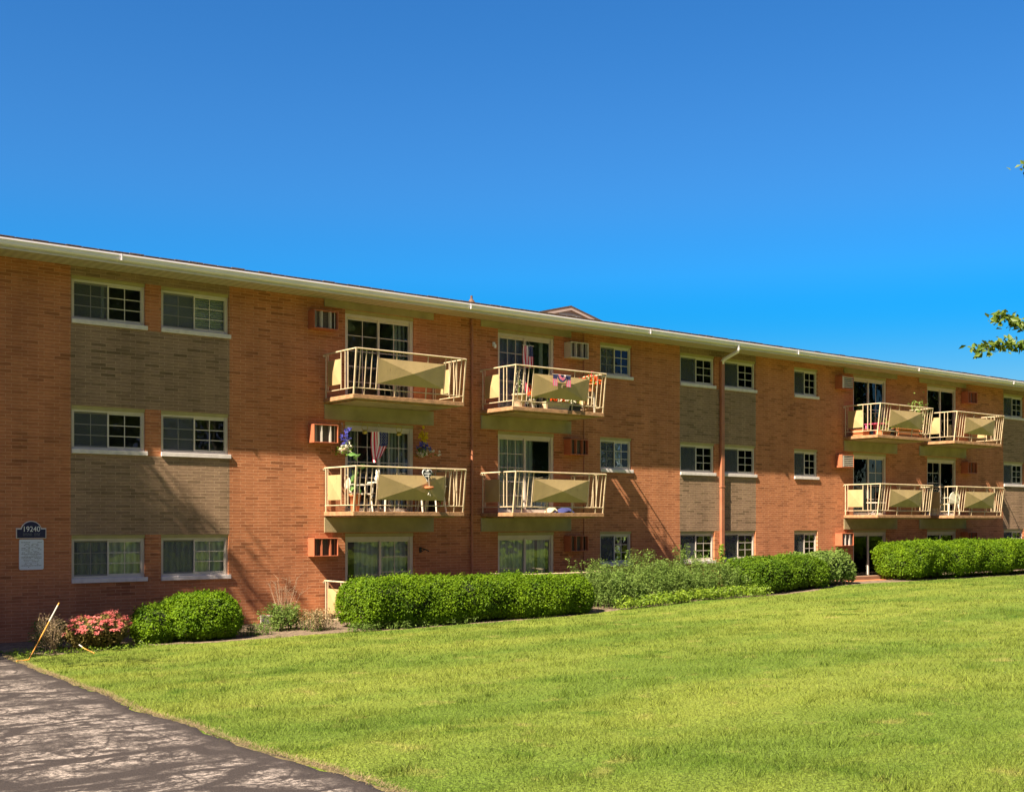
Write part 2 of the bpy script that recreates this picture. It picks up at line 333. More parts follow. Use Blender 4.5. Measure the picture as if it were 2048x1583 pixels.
def soffit_mat():
    m = stripes('vented_soffit', (.40, .335, .25), (.48, .41, .32), 'X', 1.6); return m
M['soffit'] = soffit_mat()

def ground_mats():
    # bare bed
    M['mulch'] = paint('bed_mulch', (.175, .125, .085), 1, .5, 9, .04, 30)
    M['straw'] = paint('dead_grass', (.12, .095, .04), 1, .5, 14, .03, 50)
    # asphalt: dark sealer, pale worn patches, tar-filled cracks, dark untreated border along the grass
    m, n, p, L = new_mat('worn_asphalt'); g = n.nodes.new('ShaderNodeNewGeometry')
    wn = n.nodes.new('ShaderNodeTexNoise'); wn.inputs['Scale'].default_value = .8; wn.inputs['Detail'].default_value = 4; L(g.outputs['Position'], wn.inputs['Vector'])
    wa = n.nodes.new('ShaderNodeVectorMath'); wa.operation = 'MULTIPLY_ADD'; wa.inputs[1].default_value = (.7, .7, 0); L(wn.outputs['Color'], wa.inputs[0]); L(g.outputs['Position'], wa.inputs[2])
    pn = n.nodes.new('ShaderNodeTexNoise'); pn.inputs['Scale'].default_value = 3.6; pn.inputs['Detail'].default_value = 12; pn.inputs['Roughness'].default_value = .78; L(wa.outputs[0], pn.inputs['Vector'])
    pr = n.nodes.new('ShaderNodeMapRange'); pr.inputs[1].default_value = .45; pr.inputs[2].default_value = .53; L(pn.outputs[0], pr.inputs[0])
    v = n.nodes.new('ShaderNodeTexVoronoi'); v.feature = 'DISTANCE_TO_EDGE'; v.inputs['Scale'].default_value = 1.0
    vm_ = n.nodes.new('ShaderNodeMapping'); vm_.inputs['Scale'].default_value = (.42, 1.05, 1); vm_.inputs['Rotation'].default_value = (0, 0, R(-12)); L(wa.outputs[0], vm_.inputs[0]); L(vm_.outputs[0], v.inputs['Vector'])
    vr = n.nodes.new('ShaderNodeMapRange'); vr.inputs[1].default_value = .03; vr.inputs[2].default_value = .055; L(v.outputs['Distance'], vr.inputs[0])
    v2 = n.nodes.new('ShaderNodeTexVoronoi'); v2.feature = 'DISTANCE_TO_EDGE'; v2.inputs['Scale'].default_value = 1.5; L(wa.outputs[0], v2.inputs['Vector'])
    vr2 = n.nodes.new('ShaderNodeMapRange'); vr2.inputs[1].default_value = .004; vr2.inputs[2].default_value = .03; L(v2.outputs['Distance'], vr2.inputs[0])
    cm_ = n.nodes.new('ShaderNodeTexNoise'); cm_.inputs['Scale'].default_value = .9; cm_.inputs['Detail'].default_value = 3; L(g.outputs['Position'], cm_.inputs['Vector'])
    cmr = n.nodes.new('ShaderNodeMapRange'); cmr.inputs[1].default_value = .57; cmr.inputs[2].default_value = .67; L(cm_.outputs[0], cmr.inputs[0])
    vmx = n.nodes.new('ShaderNodeMath'); vmx.operation = 'MAXIMUM'; L(vr.outputs[0], vmx.inputs[0]); L(cmr.outputs[0], vmx.inputs[1])
    lg = n.nodes.new('ShaderNodeTexNoise'); lg.inputs['Scale'].default_value = 1.1; lg.inputs['Detail'].default_value = 6; lg.inputs['Roughness'].default_value = .65; L(wa.outputs[0], lg.inputs['Vector'])
    lgr = n.nodes.new('ShaderNodeMapRange'); lgr.inputs[1].default_value = .40; lgr.inputs[2].default_value = .58; lgr.inputs[3].default_value = .15; L(lg.outputs[0], lgr.inputs[0])
    mu0 = n.nodes.new('ShaderNodeMath'); mu0.operation = 'MULTIPLY'; L(pr.outputs[0], mu0.inputs[0]); L(lgr.outputs[0], mu0.inputs[1])
    mu = n.nodes.new('ShaderNodeMath'); mu.operation = 'MULTIPLY'; L(mu0.outputs[0], mu.inputs[0]); L(vmx.outputs[0], mu.inputs[1])
    fb = n.nodes.new('ShaderNodeTexNoise'); fb.inputs['Scale'].default_value = 20; fb.inputs['Detail'].default_value = 8; fb.inputs['Roughness'].default_value = .7; L(g.outputs['Position'], fb.inputs['Vector'])
    fbr = n.nodes.new('ShaderNodeMapRange'); fbr.inputs[1].default_value = .46; fbr.inputs[2].default_value = .54; fbr.inputs[3].default_value = .25; fbr.inputs[4].default_value = 1.2; L(fb.outputs[0], fbr.inputs[0])
    mu1 = n.nodes.new('ShaderNodeMath'); mu1.operation = 'MULTIPLY'; L(mu.outputs[0], mu1.inputs[0]); L(fbr.outputs[0], mu1.inputs[1])
    mu3 = n.nodes.new('ShaderNodeMath'); mu3.operation = 'MULTIPLY'; L(mu1.outputs[0], mu3.inputs[0]); L(vr2.outputs[0], mu3.inputs[1]); mu1 = mu3
    # border strip: distance from the kerbless edge, roughly x = 4.5 .. 6
    at = n.nodes.new('ShaderNodeAttribute'); at.attribute_name = 'edge'
    er = n.nodes.new('ShaderNodeMapRange'); er.inputs[1].default_value = .10; er.inputs[2].default_value = .42; L(at.outputs['Fac'], er.inputs[0])
    mu2 = n.nodes.new('ShaderNodeMath'); mu2.operation = 'MULTIPLY'; L(mu1.outputs[0], mu2.inputs[0]); L(er.outputs[0], mu2.inputs[1])
    fn = n.nodes.new('ShaderNodeTexNoise'); fn.inputs['Scale'].default_value = 90; fn.inputs['Detail'].default_value = 4; L(g.outputs['Position'], fn.inputs['Vector'])
    cr = n.nodes.new('ShaderNodeMix'); cr.data_type = 'RGBA'; cr.inputs[6].default_value = (.040, .031, .028, 1); cr.inputs[7].default_value = (.33, .275, .24, 1); L(mu2.outputs[0], cr.inputs[0])
    fr = n.nodes.new('ShaderNodeMapRange'); fr.inputs[1].default_value = .3; fr.inputs[2].default_value = .7; fr.inputs[3].default_value = .45; fr.inputs[4].default_value = 1.55; L(fn.outputs[0], fr.inputs[0])
    ss = n.nodes.new('ShaderNodeVectorMath'); ss.operation = 'SCALE'; L(cr.outputs[2], ss.inputs[0]); L(fr.outputs[0], ss.inputs['Scale']); L(ss.outputs[0], p.inputs['Base Color'])
    p.inputs['Roughness'].default_value = .9; p.inputs['Specular IOR Level'].default_value = .25
    bp = n.nodes.new('ShaderNodeBump'); bp.inputs['Distance'].default_value = .008; L(fn.outputs[0], bp.inputs['Height']); L(bp.outputs[0], p.inputs['Normal'])
    M['asphalt'] = m
ground_mats()

# ------------------------------------------------------------------ the ground
GX = np.array([-50, 8, 13, 17.5, 20, 24, 27.5, 31, 41, 90.]); GZ = np.array([.03, .03, .13, .18, .2, .39, .42, .57, .6, .7])
def gz(x, y):
    x = np.asarray(x, float); y = np.asarray(y, float)
    b = np.interp(x, GX, GZ); t = np.clip((y + 25.5) / 22, 0, 1)
    bump = .012 * np.sin(x * 1.3 + .7 * y) + .01 * np.sin(1.9 * y - .6 * x)
    return .95 + (b - .95) * t + bump * t * (1 - t) * 4
def sheet(name, xs, ys, dz, mat, mask=None, attr=None):
    X, Y = np.meshgrid(xs, ys); Z = gz(X, Y) + dz
    V = np.stack([X, Y, Z], -1).reshape(-1, 3); nx = len(xs)
    F = [(j*nx+i, j*nx+i+1, (j+1)*nx+i+1, (j+1)*nx+i) for j in range(len(ys)-1) for i in range(nx-1)]
    return np_mesh(name, V, F, mat, smooth=True)
xs = np.concatenate([[-900, -300, -100, -50], np.arange(-30, 60.1, .75), [75, 100, 200, 400, 900]])
ys = np.concatenate([[-900, -300, -120, -70, -50, -40], np.arange(-32, .1, .5), [8, 30, 100, 300, 900]])
lawn = sheet('lawn', xs, ys, 0, M['turf']); kind(lawn, 'structure')
DRV = [(6.6, -1.2), (6.42, -2.1), (6.3, -2.7), (6.16, -4.32), (5.95, -5.6), (5.75, -6.98), (5.52, -8.8), (5.31, -10.65), (5.12, -11.8), (4.98, -12.88), (4.86, -13.8), (4.78, -14.66), (4.62, -15.86), (4.54, -16.74), (4.5, -17.78), (4.44, -18.68), (4.4, -22), (4.4, -30)]
BED = [(5.5, -1.9), (6.47, -1.75), (7.03, -2.86), (8.05, -2.62), (9.09, -2.4), (10.08, -2.95), (11.81, -3.05), (13.32, -3.3), (15.16, -3.5), (17.48, -3.55), (20.55, -3.35), (22.18, -3.42), (24.0, -3.5), (27.05, -3.6), (29.04, -3.5), (31.27, -3.1), (32.72, -3.15), (36.67, -3.25), (41.28, -3.35), (60, -3.4)]
def edge_strip(name, pts, inner, dz, mat, nsub=14, wob=.05, attr=None):
    """sheet between a polyline edge and an inner line given per point"""
    P = np.array(pts, float); I = np.array(inner, float)
    s = np.concatenate([[0], np.cumsum(np.hypot(*np.diff(P, axis=0).T))])
    u = np.arange(0, s[-1], .12)
    px, py = np.interp(u, s, P[:, 0]), np.interp(u, s, P[:, 1]); ix, iy = np.interp(u, s, I[:, 0]), np.interp(u, s, I[:, 1])
    wv = wob * (np.sin(u * 5.1) * .4 + np.sin(u * 13.7 + 1) * .35 + np.sin(u * 2.2 + 2) * .6 + RNG.normal(0, .3, len(u)))
    d = np.stack([ix - px, iy - py], -1); ln = np.linalg.norm(d, axis=1)[:, None]; d = d / ln
    px = px + wv * d[:, 0]; py = py + wv * d[:, 1]
    V = []; A = []
    fr = np.linspace(0, 1, nsub) ** 1.6
    for f in fr:
        x = px + (ix - px) * f; y = py + (iy - py) * f
        V.append(np.stack([x, y, gz(x, y) + dz - (.03 if f == 0 else 0)], -1)); A.append(np.hypot(x - px, y - py))
    n = len(u); V = np.concatenate(V); A = np.concatenate(A)
    F = [(k*n+i, k*n+i+1, (k+1)*n+i+1, (k+1)*n+i) for k in range(nsub-1) for i in range(n-1)]
    o = np_mesh(name, V, F, mat, smooth=True)
    if attr:
        at = o.data.attributes.new(attr, 'FLOAT', 'POINT'); at.data.foreach_set('value', A.astype(np.float32))
    return o
drive = edge_strip('driveway', DRV, [(-6, y) for x, y in DRV], .012, M['asphalt'], 40, .045, 'edge'); kind(drive, 'structure')
yq = np.arange(-29, -1.3, .18); xq_ = np.interp(yq, [p[1] for p in DRV][::-1], [p[0] for p in DRV][::-1])
wq = np.clip(.03 + .03*np.sin(yq*1.7) + .03*np.sin(yq*4.3+1) + RNG.normal(0, .02, len(yq)), .004, .09)
fringe = edge_strip('grass_verge', list(zip(xq_ - .035 - .02*np.sin(yq*7), yq)), list(zip(xq_ + wq - .03, yq)), .014, M['straw'], 4, .02); kind(fringe, 'structure')
bed = edge_strip('planting_bed', BED, [(x, .05) for x, y in BED], .008, M['mulch'], 14, .07); kind(bed, 'structure')
park = sheet('parking_lot', np.arange(8, 190, 3.), np.arange(-48, -27, 1.5), .014, M['asphalt']); kind(park, 'structure')
def inpoly_drive(x, y):
    P = np.array(DRV)[::-1]; return x < np.interp(y, P[:, 1], P[:, 0])
def in_bed(x, y):
    P = np.array(BED); return (y > np.interp(x, P[:, 0], P[:, 1])) & (x > 5.5)

# grass blades, nobody could count them
def grass():
    Vs = []; Fs = []; base = 0
    cx, sx = .6220, .7830
    for s0, s1, dens, h, wd in ((5.5, 9, 4200, .036, .0048), (9, 13, 2400, .038, .006), (13, 18, 1200, .04, .008), (18, 25, 600, .042, .011), (25, 46, 300, .042, .016)):
        area = 1.12 * (s1*s1 - s0*s0) / 2; N = int(area * dens)
        s = np.sqrt(RNG.uniform(s0*s0, s1*s1, N)); t = RNG.uniform(-.52, .6, N)
        x = s * (cx + sx * t); y = s * (sx - cx * t) - 25.5
        clump = np.sin(x*3.1+np.sin(y*2.3)*2) * np.sin(y*2.7+np.sin(x*1.7)*2)
        keep = ~inpoly_drive(x + .05 * RNG.normal(0, 1, N), y) & ~in_bed(x, y + .08 * RNG.normal(0, 1, N)) & ~(inpoly_drive(x - .01 - .05*np.abs(RNG.normal(0, 1, N)), y) & (RNG.uniform(0, 1, N) < .3)) & (y < -1) & (RNG.uniform(0, 1, N) < .75 + .25 * clump)
        x, y, clump = x[keep], y[keep], clump[keep]; n = len(x)
        z = gz(x, y) - .004
        hh = h * RNG.uniform(.45, 1.25, n) * (1 + .25 * clump); a = RNG.uniform(0, 2*np.pi, n); ww = wd * RNG.uniform(.7, 1.3, n)
        lean = hh * RNG.uniform(.2, 1.3, n); b = RNG.uniform(0, 2*np.pi, n)
        dx, dy = np.cos(a)*ww/2, np.sin(a)*ww/2
        V = np.empty((n, 3, 3)); V[:, 0] = np.stack([x-dx, y-dy, z], -1); V[:, 1] = np.stack([x+dx, y+dy, z], -1)
        V[:, 2] = np.stack([x+np.cos(b)*lean, y+np.sin(b)*lean, z+hh], -1)
        Vs.append(V.reshape(-1, 3)); Fs.append(np.arange(n*3).reshape(-1, 3) + base); base += n*3
    # taller darker tufts the mower missed
    n_t = 420; s_ = np.sqrt(RNG.uniform(36, 900, n_t)); t_ = RNG.uniform(-.5, .55, n_t); tx = s_*(cx+sx*t_); ty = s_*(sx-cx*t_)-25.5
    ok = ~inpoly_drive(tx-.1, ty) & ~in_bed(tx, ty+.1) & (ty < -2); tx, ty = tx[ok], ty[ok]
    k = 46; x = (tx[:, None] + RNG.normal(0, .09, (len(tx), k))).ravel(); y = (ty[:, None] + RNG.normal(0, .07, (len(tx), k))).ravel(); n = len(x); z = gz(x, y)
    hh = RNG.uniform(.05, .095, n); a = RNG.uniform(0, 6.283, n); b = RNG.uniform(0, 6.283, n); ww = RNG.uniform(.005, .01, n); ln = hh*RNG.uniform(.2, 1.1, n)
    V = np.empty((n, 3, 3)); V[:, 0] = np.stack([x-np.cos(a)*ww/2, y-np.sin(a)*ww/2, z], -1); V[:, 1] = np.stack([x+np.cos(a)*ww/2, y+np.sin(a)*ww/2, z], -1); V[:, 2] = np.stack([x+np.cos(b)*ln, y+np.sin(b)*ln, z+hh], -1)
    Vs.append(V.reshape(-1, 3)); Fs.append(np.arange(n*3).reshape(-1, 3) + base); base += n*3
    # straw lying along the driveway edge
    y = RNG.uniform(-19.5, -2.5, 9000); P_ = np.array(DRV)[::-1]; cl = .5+.5*np.sin(y*2.1)*np.sin(y*5.3+1); x = np.interp(y, P_[:, 1], P_[:, 0]) + .01 + RNG.normal(0, .035, len(y)) + .05*cl*RNG.uniform(0, 1, len(y)); n = len(x); z = gz(x, y)+.016
    b = RNG.uniform(0, 6.283, n); ln = RNG.uniform(.02, .06, n); a = b + 1.57; ww = .004
    V = np.empty((n, 3, 3)); V[:, 0] = np.stack([x-np.cos(a)*ww/2, y-np.sin(a)*ww/2, z], -1); V[:, 1] = np.stack([x+np.cos(a)*ww/2, y+np.sin(a)*ww/2, z], -1); V[:, 2] = np.stack([x+np.cos(b)*ln, y+np.sin(b)*ln, z+RNG.uniform(0, .03, n)], -1)
    d_ = np_mesh('dry_grass', V.reshape(-1, 3), np.arange(n*3).reshape(-1, 3), M['dryleaf']); kind(d_, 'stuff', 'dry straw lying along the driveway edge', 'dry grass')
    o = np_mesh('grass', np.concatenate(Vs), np.concatenate(Fs), M['grass'])
    kind(o, 'stuff', 'short mown green grass covering the lawn', 'grass')
grass()

# ------------------------------------------------------------------ the apartment building
ST = 2.755
bld = thing('apartment_building', 'long three storey orange brick apartment building with cream balconies and white gutter', 'building', (14, 0, 0))
bld.location = (0, 0, 0)
SILL0, HEAD0 = 1.206, 2.229
WIN = {'A': (8.36, 9.96), 'B': (10.32, 11.93), 'C': (23.53, 24.80), 'D': (26.88, 28.44), 'E': (28.86, 30.42), 'F': (32.41, 33.68), 'G': (45.85, 47.40), 'H': (47.82, 49.40)}
DOOR = [(15.01, 17.03), (19.77, 21.77), (35.70, 37.70), (40.33, 42.33)]
BALX = [(14.41, 17.63), (19.18, 22.40), (35.14, 38.36), (39.90, 43.20)]
BEAMX = [(14.42, 17.64), (19.18, 22.39), (35.14, 38.35), (39.78, 43.00)]
WX0, WX1, WTOP = 5.6, 62.0, 7.93
openings = []
for k in range(3):
    for a, b in WIN.values(): openings.append((a, b, SILL0 + ST*k, HEAD0 + ST*k))
    for a, b in DOOR: openings.append((a, b, ST*k, HEAD0 + ST*k))
TAN = [(8.34, 11.95), (26.86, 30.44), (45.80, 49.42)]
PIER = [(9.96, 10.32), (28.44, 28.86), (47.40, 47.82)]
def is_tan(xm, zm):
    for (a, b), (pa, pb) in zip(TAN, PIER):
        if a < xm < b and zm > HEAD0:
            if pa < xm < pb:
                for k in range(3):
                    if SILL0 + ST*k < zm < HEAD0 + ST*k: return False
            return True
    return False
xc = sorted({WX0, WX1} | {v for o in openings for v in o[:2]} | {v for t in TAN + PIER for v in t})
zc = sorted({-.6, WTOP + .1} | {v for o in openings for v in o[2:]})
wall = MB(); tans = [MB() for _ in TAN]; DEP = .16
for i in range(len(xc)-1):
    for j in range(len(zc)-1):
        x0, x1, z0, z1 = xc[i], xc[i+1], zc[j], zc[j+1]; xm, zm = (x0+x1)/2, (z0+z1)/2
        if any(o[0] < xm < o[1] and o[2] < zm < o[3] for o in openings): continue
        tgt = wall
        if is_tan(xm, zm):
            tgt = tans[[k for k, t in enumerate(TAN) if t[0] < xm < t[1]][0]]
        tgt.face([(x0, 0, z0), (x1, 0, z0), (x1, 0, z1), (x0, 0, z1)])
for a, b, z0, z1 in openings:
    wall.face([(a, 0, z0), (a, 0, z1), (a, DEP, z1), (a, DEP, z0)]); wall.face([(b, 0, z0), (b, DEP, z0), (b, DEP, z1), (b, 0, z1)])
    wall.face([(a, 0, z1), (b, 0, z1), (b, DEP, z1), (a, DEP, z1)]); wall.face([(a, 0, z0), (a, DEP, z0), (b, DEP, z0), (b, 0, z0)])
wall.face([(WX0, 0, -.6), (WX0, 0, 8.03), (WX0, 14, 8.03), (WX0, 14, -.6)]); wall.face([(WX1, 0, -.6), (WX1, 14, -.6), (WX1, 14, 8.03), (WX1, 0, 8.03)])
wall.face([(WX0, 14, -.6), (WX0, 14, 8.03), (WX1, 14, 8.03), (WX1, 14, -.6)])
wall.build('wall', M['brick'], bld)
for t in tans: t.build('brick_panel', M['tan'], bld)
room = MB()
for k in range(3):
    z0, z1 = ST*k, ST*k + 2.5
    room.box(WX0+.1, WX1-.1, 1.6, 1.7, z0, z1)
    room.box(WX0+.1, WX1-.1, DEP+.002, 1.6, z0 - .1, z0 - .004); room.box(WX0+.1, WX1-.1, DEP+.002, 1.6, z1, z1 + .06)
parts_x = sorted([(a+b)/2 for a, b in [(5.6, 7.8), (13, 13.6), (18.2, 18.6), (22.9, 23.2), (25.8, 26.2), (31.2, 31.8), (34.5, 34.7), (38.9, 39.2), (44, 44.6)]])
for x in parts_x: room.box(x-.06, x+.06, DEP+.002, 1.6, 0, ST*3)
room.build('interior_wall', M['room'], bld)

def window(x0, x1, k, cfg):
    zs, zh = SILL0 + ST*k, HEAD0 + ST*k
    z0, z1 = zs + .096, zh - .075; y0 = .055
    f = MB(); fw = .05
    f.box(x0, x1, .02, DEP, z1, zh)                                        # head casing is separate below
    f = MB()
    f.box(x0, x0+fw, y0, DEP, z0, z1); f.box(x1-fw, x1, y0, DEP, z0, z1); f.box(x0+fw, x1-fw, y0, DEP, z1-fw, z1); f.box(x0+fw, x1-fw, y0, DEP, z0, z0+fw)
    f.box(x1-fw-.02, x1-fw, y0-.012, y0, z0+.01, z1-.01); f.box(x0+fw, x0+fw+.018, y0-.008, y0, z0+.01, z1-.01)
    fo = f.build('window', M['almond'], bld)
    c = MB(); c.box(x0+.002, x1-.002, .022, DEP, z1+.002, zh-.002); c.box(x0+.002, x1-.002, .012, .022, zh-.028, zh-.002); c.build('head_casing', M['casing'], fo)
    s = MB(); s.box(x0-.004, x1+.045, -.045, DEP+.05, zs+.002, zs+.096); s.build('sill', M['sill'], fo, .006)
    xm = (x0+x1)/2 + .01; a0, a1, b0, b1 = x0+fw, xm+.022, xm-.022, x1-fw; zz0, zz1 = z0+fw, z1-fw
    for (p, q, yy, grid, nm) in ((a0, a1, y0+.05, cfg.get('gl', 1), 'sash'), (b0, b1, y0+.018, cfg.get('gr', 1), 'sash')):
        sh = MB(); w_ = .034
        sh.box(p, p+w_, yy, yy+.028, zz0, zz1); sh.box(q-w_, q, yy, yy+.028, zz0, zz1); sh.box(p+w_, q-w_, yy, yy+.028, zz0, zz0+w_); sh.box(p+w_, q-w_, yy, yy+.028, zz1-w_, zz1)
        if grid:
            xm2 = (p+q)/2; sh.box(xm2-.009, xm2+.009, yy+.009, yy+.02, zz0+w_, zz1-w_)
            for g in (1, 2):
                zg = zz0 + w_ + (zz1-zz0-2*w_)*g/3; sh.box(p+w_, q-w_, yy+.0085, yy+.0195, zg-.009, zg+.009)
        sh.build(nm, M['almond'], fo)
        g = MB(); g.box(p+w_*.5, q-w_*.5, yy+.012, yy+.016, zz0+w_*.5, zz1-w_*.5); g.build('pane', M['glass'], fo)
    if cfg.get('screen', 1):
        g = MB(); g.face([(a0, y0+.03, zz0), (a1-.03, y0+.03, zz0), (a1-.03, y0+.03, zz1), (a0, y0+.03, zz1)]); g.build('insect_screen', M['screen'], fo)
    for (p, q, zb, mname) in cfg.get('in', []):
        X0 = a0 + (b1-a0)*p; X1 = a0 + (b1-a0)*q; Zb = zz0 + (zz1-zz0)*zb
        g = MB(); g.face([(X0, .172, Zb), (X1, .172, Zb), (X1, .172, zh), (X0, .172, zh)]); nm = 'curtain' if mname in ('curtain', 'vblind', 'lilac') else 'blind'
        g.build(nm, M[mname], fo)
CFG = {
 'A2': {'in': [(.42, .47, 0, 'curtain')]}, 'B2': {'in': [(0, .5, 0, 'shade'), (.5, 1, 0, 'blind')]},
 'A1': {'in': []}, 'B1': {'in': []},
 'A0': {'in': [(.08, 1, 0, 'curtain')]}, 'B0': {'in': [(0, 1, 0, 'curtain')], 'gl': 0},
 'C2': {'in': [(0, 1, 0, 'blind')]}, 'C1': {'in': [(.5, 1, 0, 'curtain')]}, 'C0': {'in': [(0, .4, .12, 'shade')], 'gl': 0},
 'D2': {'in': [(0, .26, .2, 'shade'), (.3, 1, 0, 'curtain')], 'gl': 0}, 'E2': {'in': [(.1, .45, .45, 'blind'), (.45, .95, 0, 'blind')], 'gl': 0},
 'D1': {'in': [(.45, .93, 0, 'blind')], 'gl': 0}, 'E1': {'in': [(.45, .93, 0, 'blind')], 'gl': 0},
 'D0': {'in': [(0, 1, .4, 'shade')], 'gl': 0}, 'E0': {'in': [(.1, .9, .35, 'shade')], 'gl': 0},
 'F2': {'in': [(.05, .4, .75, 'blind'), (.55, .62, 0, 'curtain'), (.8, .88, 0, 'curtain')], 'gl': 0}, 'F1': {'in': [(.5, 1, .3, 'blind')], 'gl': 0}, 'F0': {'in': [], 'gl': 0},
 'G2': {'in': [(.0, .3, 0, 'curtain'), (.5, .9, 0, 'blind')], 'gl': 0}, 'G1': {'in': [(.5, .9, 0, 'curtain')], 'gl': 0}, 'G0': {'in': [], 'gl': 0},
}
for nme, (a, b) in WIN.items():
    for k in range(3): window(a, b, k, CFG.get(nme + str(k), {}))

def sliding_door(x0, x1, k, cfg):
    z0, z1 = ST*k, HEAD0 + ST*k - .09; fw = .075
    f = MB(); f.box(x0, x0+fw, .03, DEP, z0+.03, z1); f.box(x1-fw, x1, .03, DEP, z0+.03, z1); f.box(x0+fw, x1-fw, .03, DEP, z1-fw, z1); f.box(x0, x1, .03, DEP, z0, z0+.03)
    f.box(x1-fw-.03, x1-fw, .018, .03, z0+.03, z1-.01)
    fo = f.build('sliding_door', M['almond'], bld)
    c = MB(); c.box(x0+.002, x1-.002, .008, DEP, z1+.002, z1+.088); c.build('head_casing', M['casing'], fo)
    xm = (x0+x1)/2 + cfg.get('mid', 0); zz0, zz1 = z0+.03, z1-fw
    a0, a1, b0, b1 = x0+fw, xm+.03, xm-.03, x1-fw
    if cfg.get('open'):                       # the right leaf slid part way over the left one
        sft = cfg['open']; b0 -= sft; b1 -= sft
    for (p, q, yy, grid) in ((a0, a1, .095, cfg.get('gl')), (b0, b1, .062, cfg.get('gr'))):
        s = MB(); w_ = .055
        s.box(p, p+w_, yy, yy+.03, zz0, zz1); s.box(q-w_, q, yy, yy+.03, zz0, zz1); s.box(p+w_, q-w_, yy, yy+.03, zz0, zz0+.07); s.box(p+w_, q-w_, yy, yy+.03, zz1-w_, zz1)
        if grid:
            nx, nz = grid
            for g in range(1, nx):
                xg = p+w_ + (q-p-2*w_)*g/nx; s.box(xg-.01, xg+.01, yy+.01, yy+.022, zz0+.07, zz1-w_)
            for g in range(1, nz):
                zg = zz0+.07 + (zz1-zz0-.07-w_)*g/nz; s.box(p+w_, q-w_, yy+.0095, yy+.0215, zg-.01, zg+.01)
        s.build('door_leaf', M['almond'], fo)
        g = MB(); g.box(p+w_*.5, q-w_*.5, yy+.013, yy+.017, zz0+.03, zz1-.02); g.build('pane', M['glass'], fo)
    h = MB(); h.box(a0+.012, a0+.04, .078, .094, z0+.95, z0+1.2); h.build('handle', M['dark'], fo)
    for (p, q, mname) in cfg.get('in', []):
        X0 = x0+fw + (x1-x0-2*fw)*p; X1 = x0+fw + (x1-x0-2*fw)*q; n = max(3, int((X1-X0)/.05)); g = MB()
        V = [(X0+(X1-X0)*i/n, .205+.025*math.sin(i*1.9), z) for z in (z0+.04, z1) for i in range(n+1)]
        g.mesh(V, [(i, i+1, n+2+i, n+1+i) for i in range(n)], 0, True); g.build('curtain', M[mname], fo)
DC = {(0, 2): dict(gl=(2, 5), gr=(2, 5), **{'in': [(.76, 1, 'vblind')]}), (0, 1): dict(gl=(3, 5), gr=(3, 5), **{'in': [(.0, .2, 'vblind'), (.52, 1, 'vblind')]}),
      (0, 0): dict(gr=(2, 5), mid=.05, **{'in': [(.16, 1, 'curtain')]}),
      (1, 2): dict(gl=(3, 5), **{'in': [(0, .5, 'lilac'), (.83, .9, 'curtain')]}), (1, 1): dict(gl=(3, 5), open=.0, **{'in': [(0, .7, 'curtain')]}),
      (1, 0): dict(**{'in': [(0, .75, 'curtain'), (.8, .95, 'curtain')]}),
      (2, 2): dict(gr=(2, 2), **{'in': [(.3, .36, 'curtain')]}), (2, 1): dict(gr=(2, 4), **{'in': [(.0, .4, 'curtain'), (.5, 1, 'curtain')]}), (2, 0): dict(**{'in': []}),
      (3, 2): dict(**{'in': [(0, .45, 'curtain'), (.5, .7, 'shade')]}), (3, 1): dict(gl=(2, 5), **{'in': [(0, .5, 'curtain'), (.7, .95, 'curtain')]}), (3, 0): dict(**{'in': [(0, .45, 'shade')]})}
for i, (a, b) in enumerate(DOOR):
    for k in range(3): sliding_door(a, b, k, DC[(i, k)])

# balconies: slab > beam below, railing, front panel, two side panels
BD = 1.385
def railing(mb, x0, x1, zf, panels=True):
    """bars of the three sided railing; the front leans out at the top"""
    zt = zf + 1.06; zb = zf + .15; yb = -BD + .03; yt = -BD - .10
    def fy(z): return yb + (yt - yb) * (z - zf) / 1.06
    xi0, xi1 = x0 + .03, x1 - .03
    mb.tube([(xi0-.01, -.03, zt), (xi0, fy(zt), zt), (xi1, fy(zt), zt), (xi1+.01, -.03, zt)][1:3], .021)
    for x in (xi0, xi1):
        mb.tube([(x, .0, zt), (x, fy(zt)-.02, zt)], .021); mb.tube([(x, -.02, zb), (x, fy(zb), zb)], .012)
        mb.bar((x, fy(zf), zf-.02), (x, fy(zt), zt), .032, .032)
        mb.bar((x, -.06, zf), (x, -.06, zt), .026, .026)
        for yy in (-.16, -.16-.62, -1.03+.06, -1.16+.06):
            mb.bar((x, yy, zb), (x, yy, zt), .018, .018)
    mb.tube([(xi0, fy(zb), zb), (xi1, fy(zb), zb)], .012)
    W = x1 - x0
    for d in (.15, .31, .47, .63):
        for x in (x0 + d, x1 - d):
            z0 = zf if d == .31 else zb
            mb.bar((x, fy(z0), z0), (x, fy(zt), zt), .018, .018)
    for x in (x0 + W*.36, x1 - W*.36):
        mb.bar((x, fy(zf), zf), (x, fy(zf+.3), zf+.3), .02, .02); mb.bar((x, fy(zf+.86), zf+.86), (x, fy(zt), zt), .016, .016)
    mb.bar((x0-.02, .01, zf+1.03), (x0+.06, .01, zf+1.03), .05, .03)
    return fy
def pyramid(mb, c, th):
    """faceted panel: four corners (outward side), raised centre"""
    c = [Vector(p) for p in c]; n = (c[1]-c[0]).cross(c[3]-c[0]).normalized(); m = sum(c, Vector())/4 + n*th
    for i in range(4): mb.face([c[i], c[(i+1) % 4], m])
    b = [p - n*.012 for p in c]
    mb.face(list(reversed(b)))
    for i in range(4): mb.face([c[(i+1) % 4], c[i], b[i], b[(i+1) % 4]])
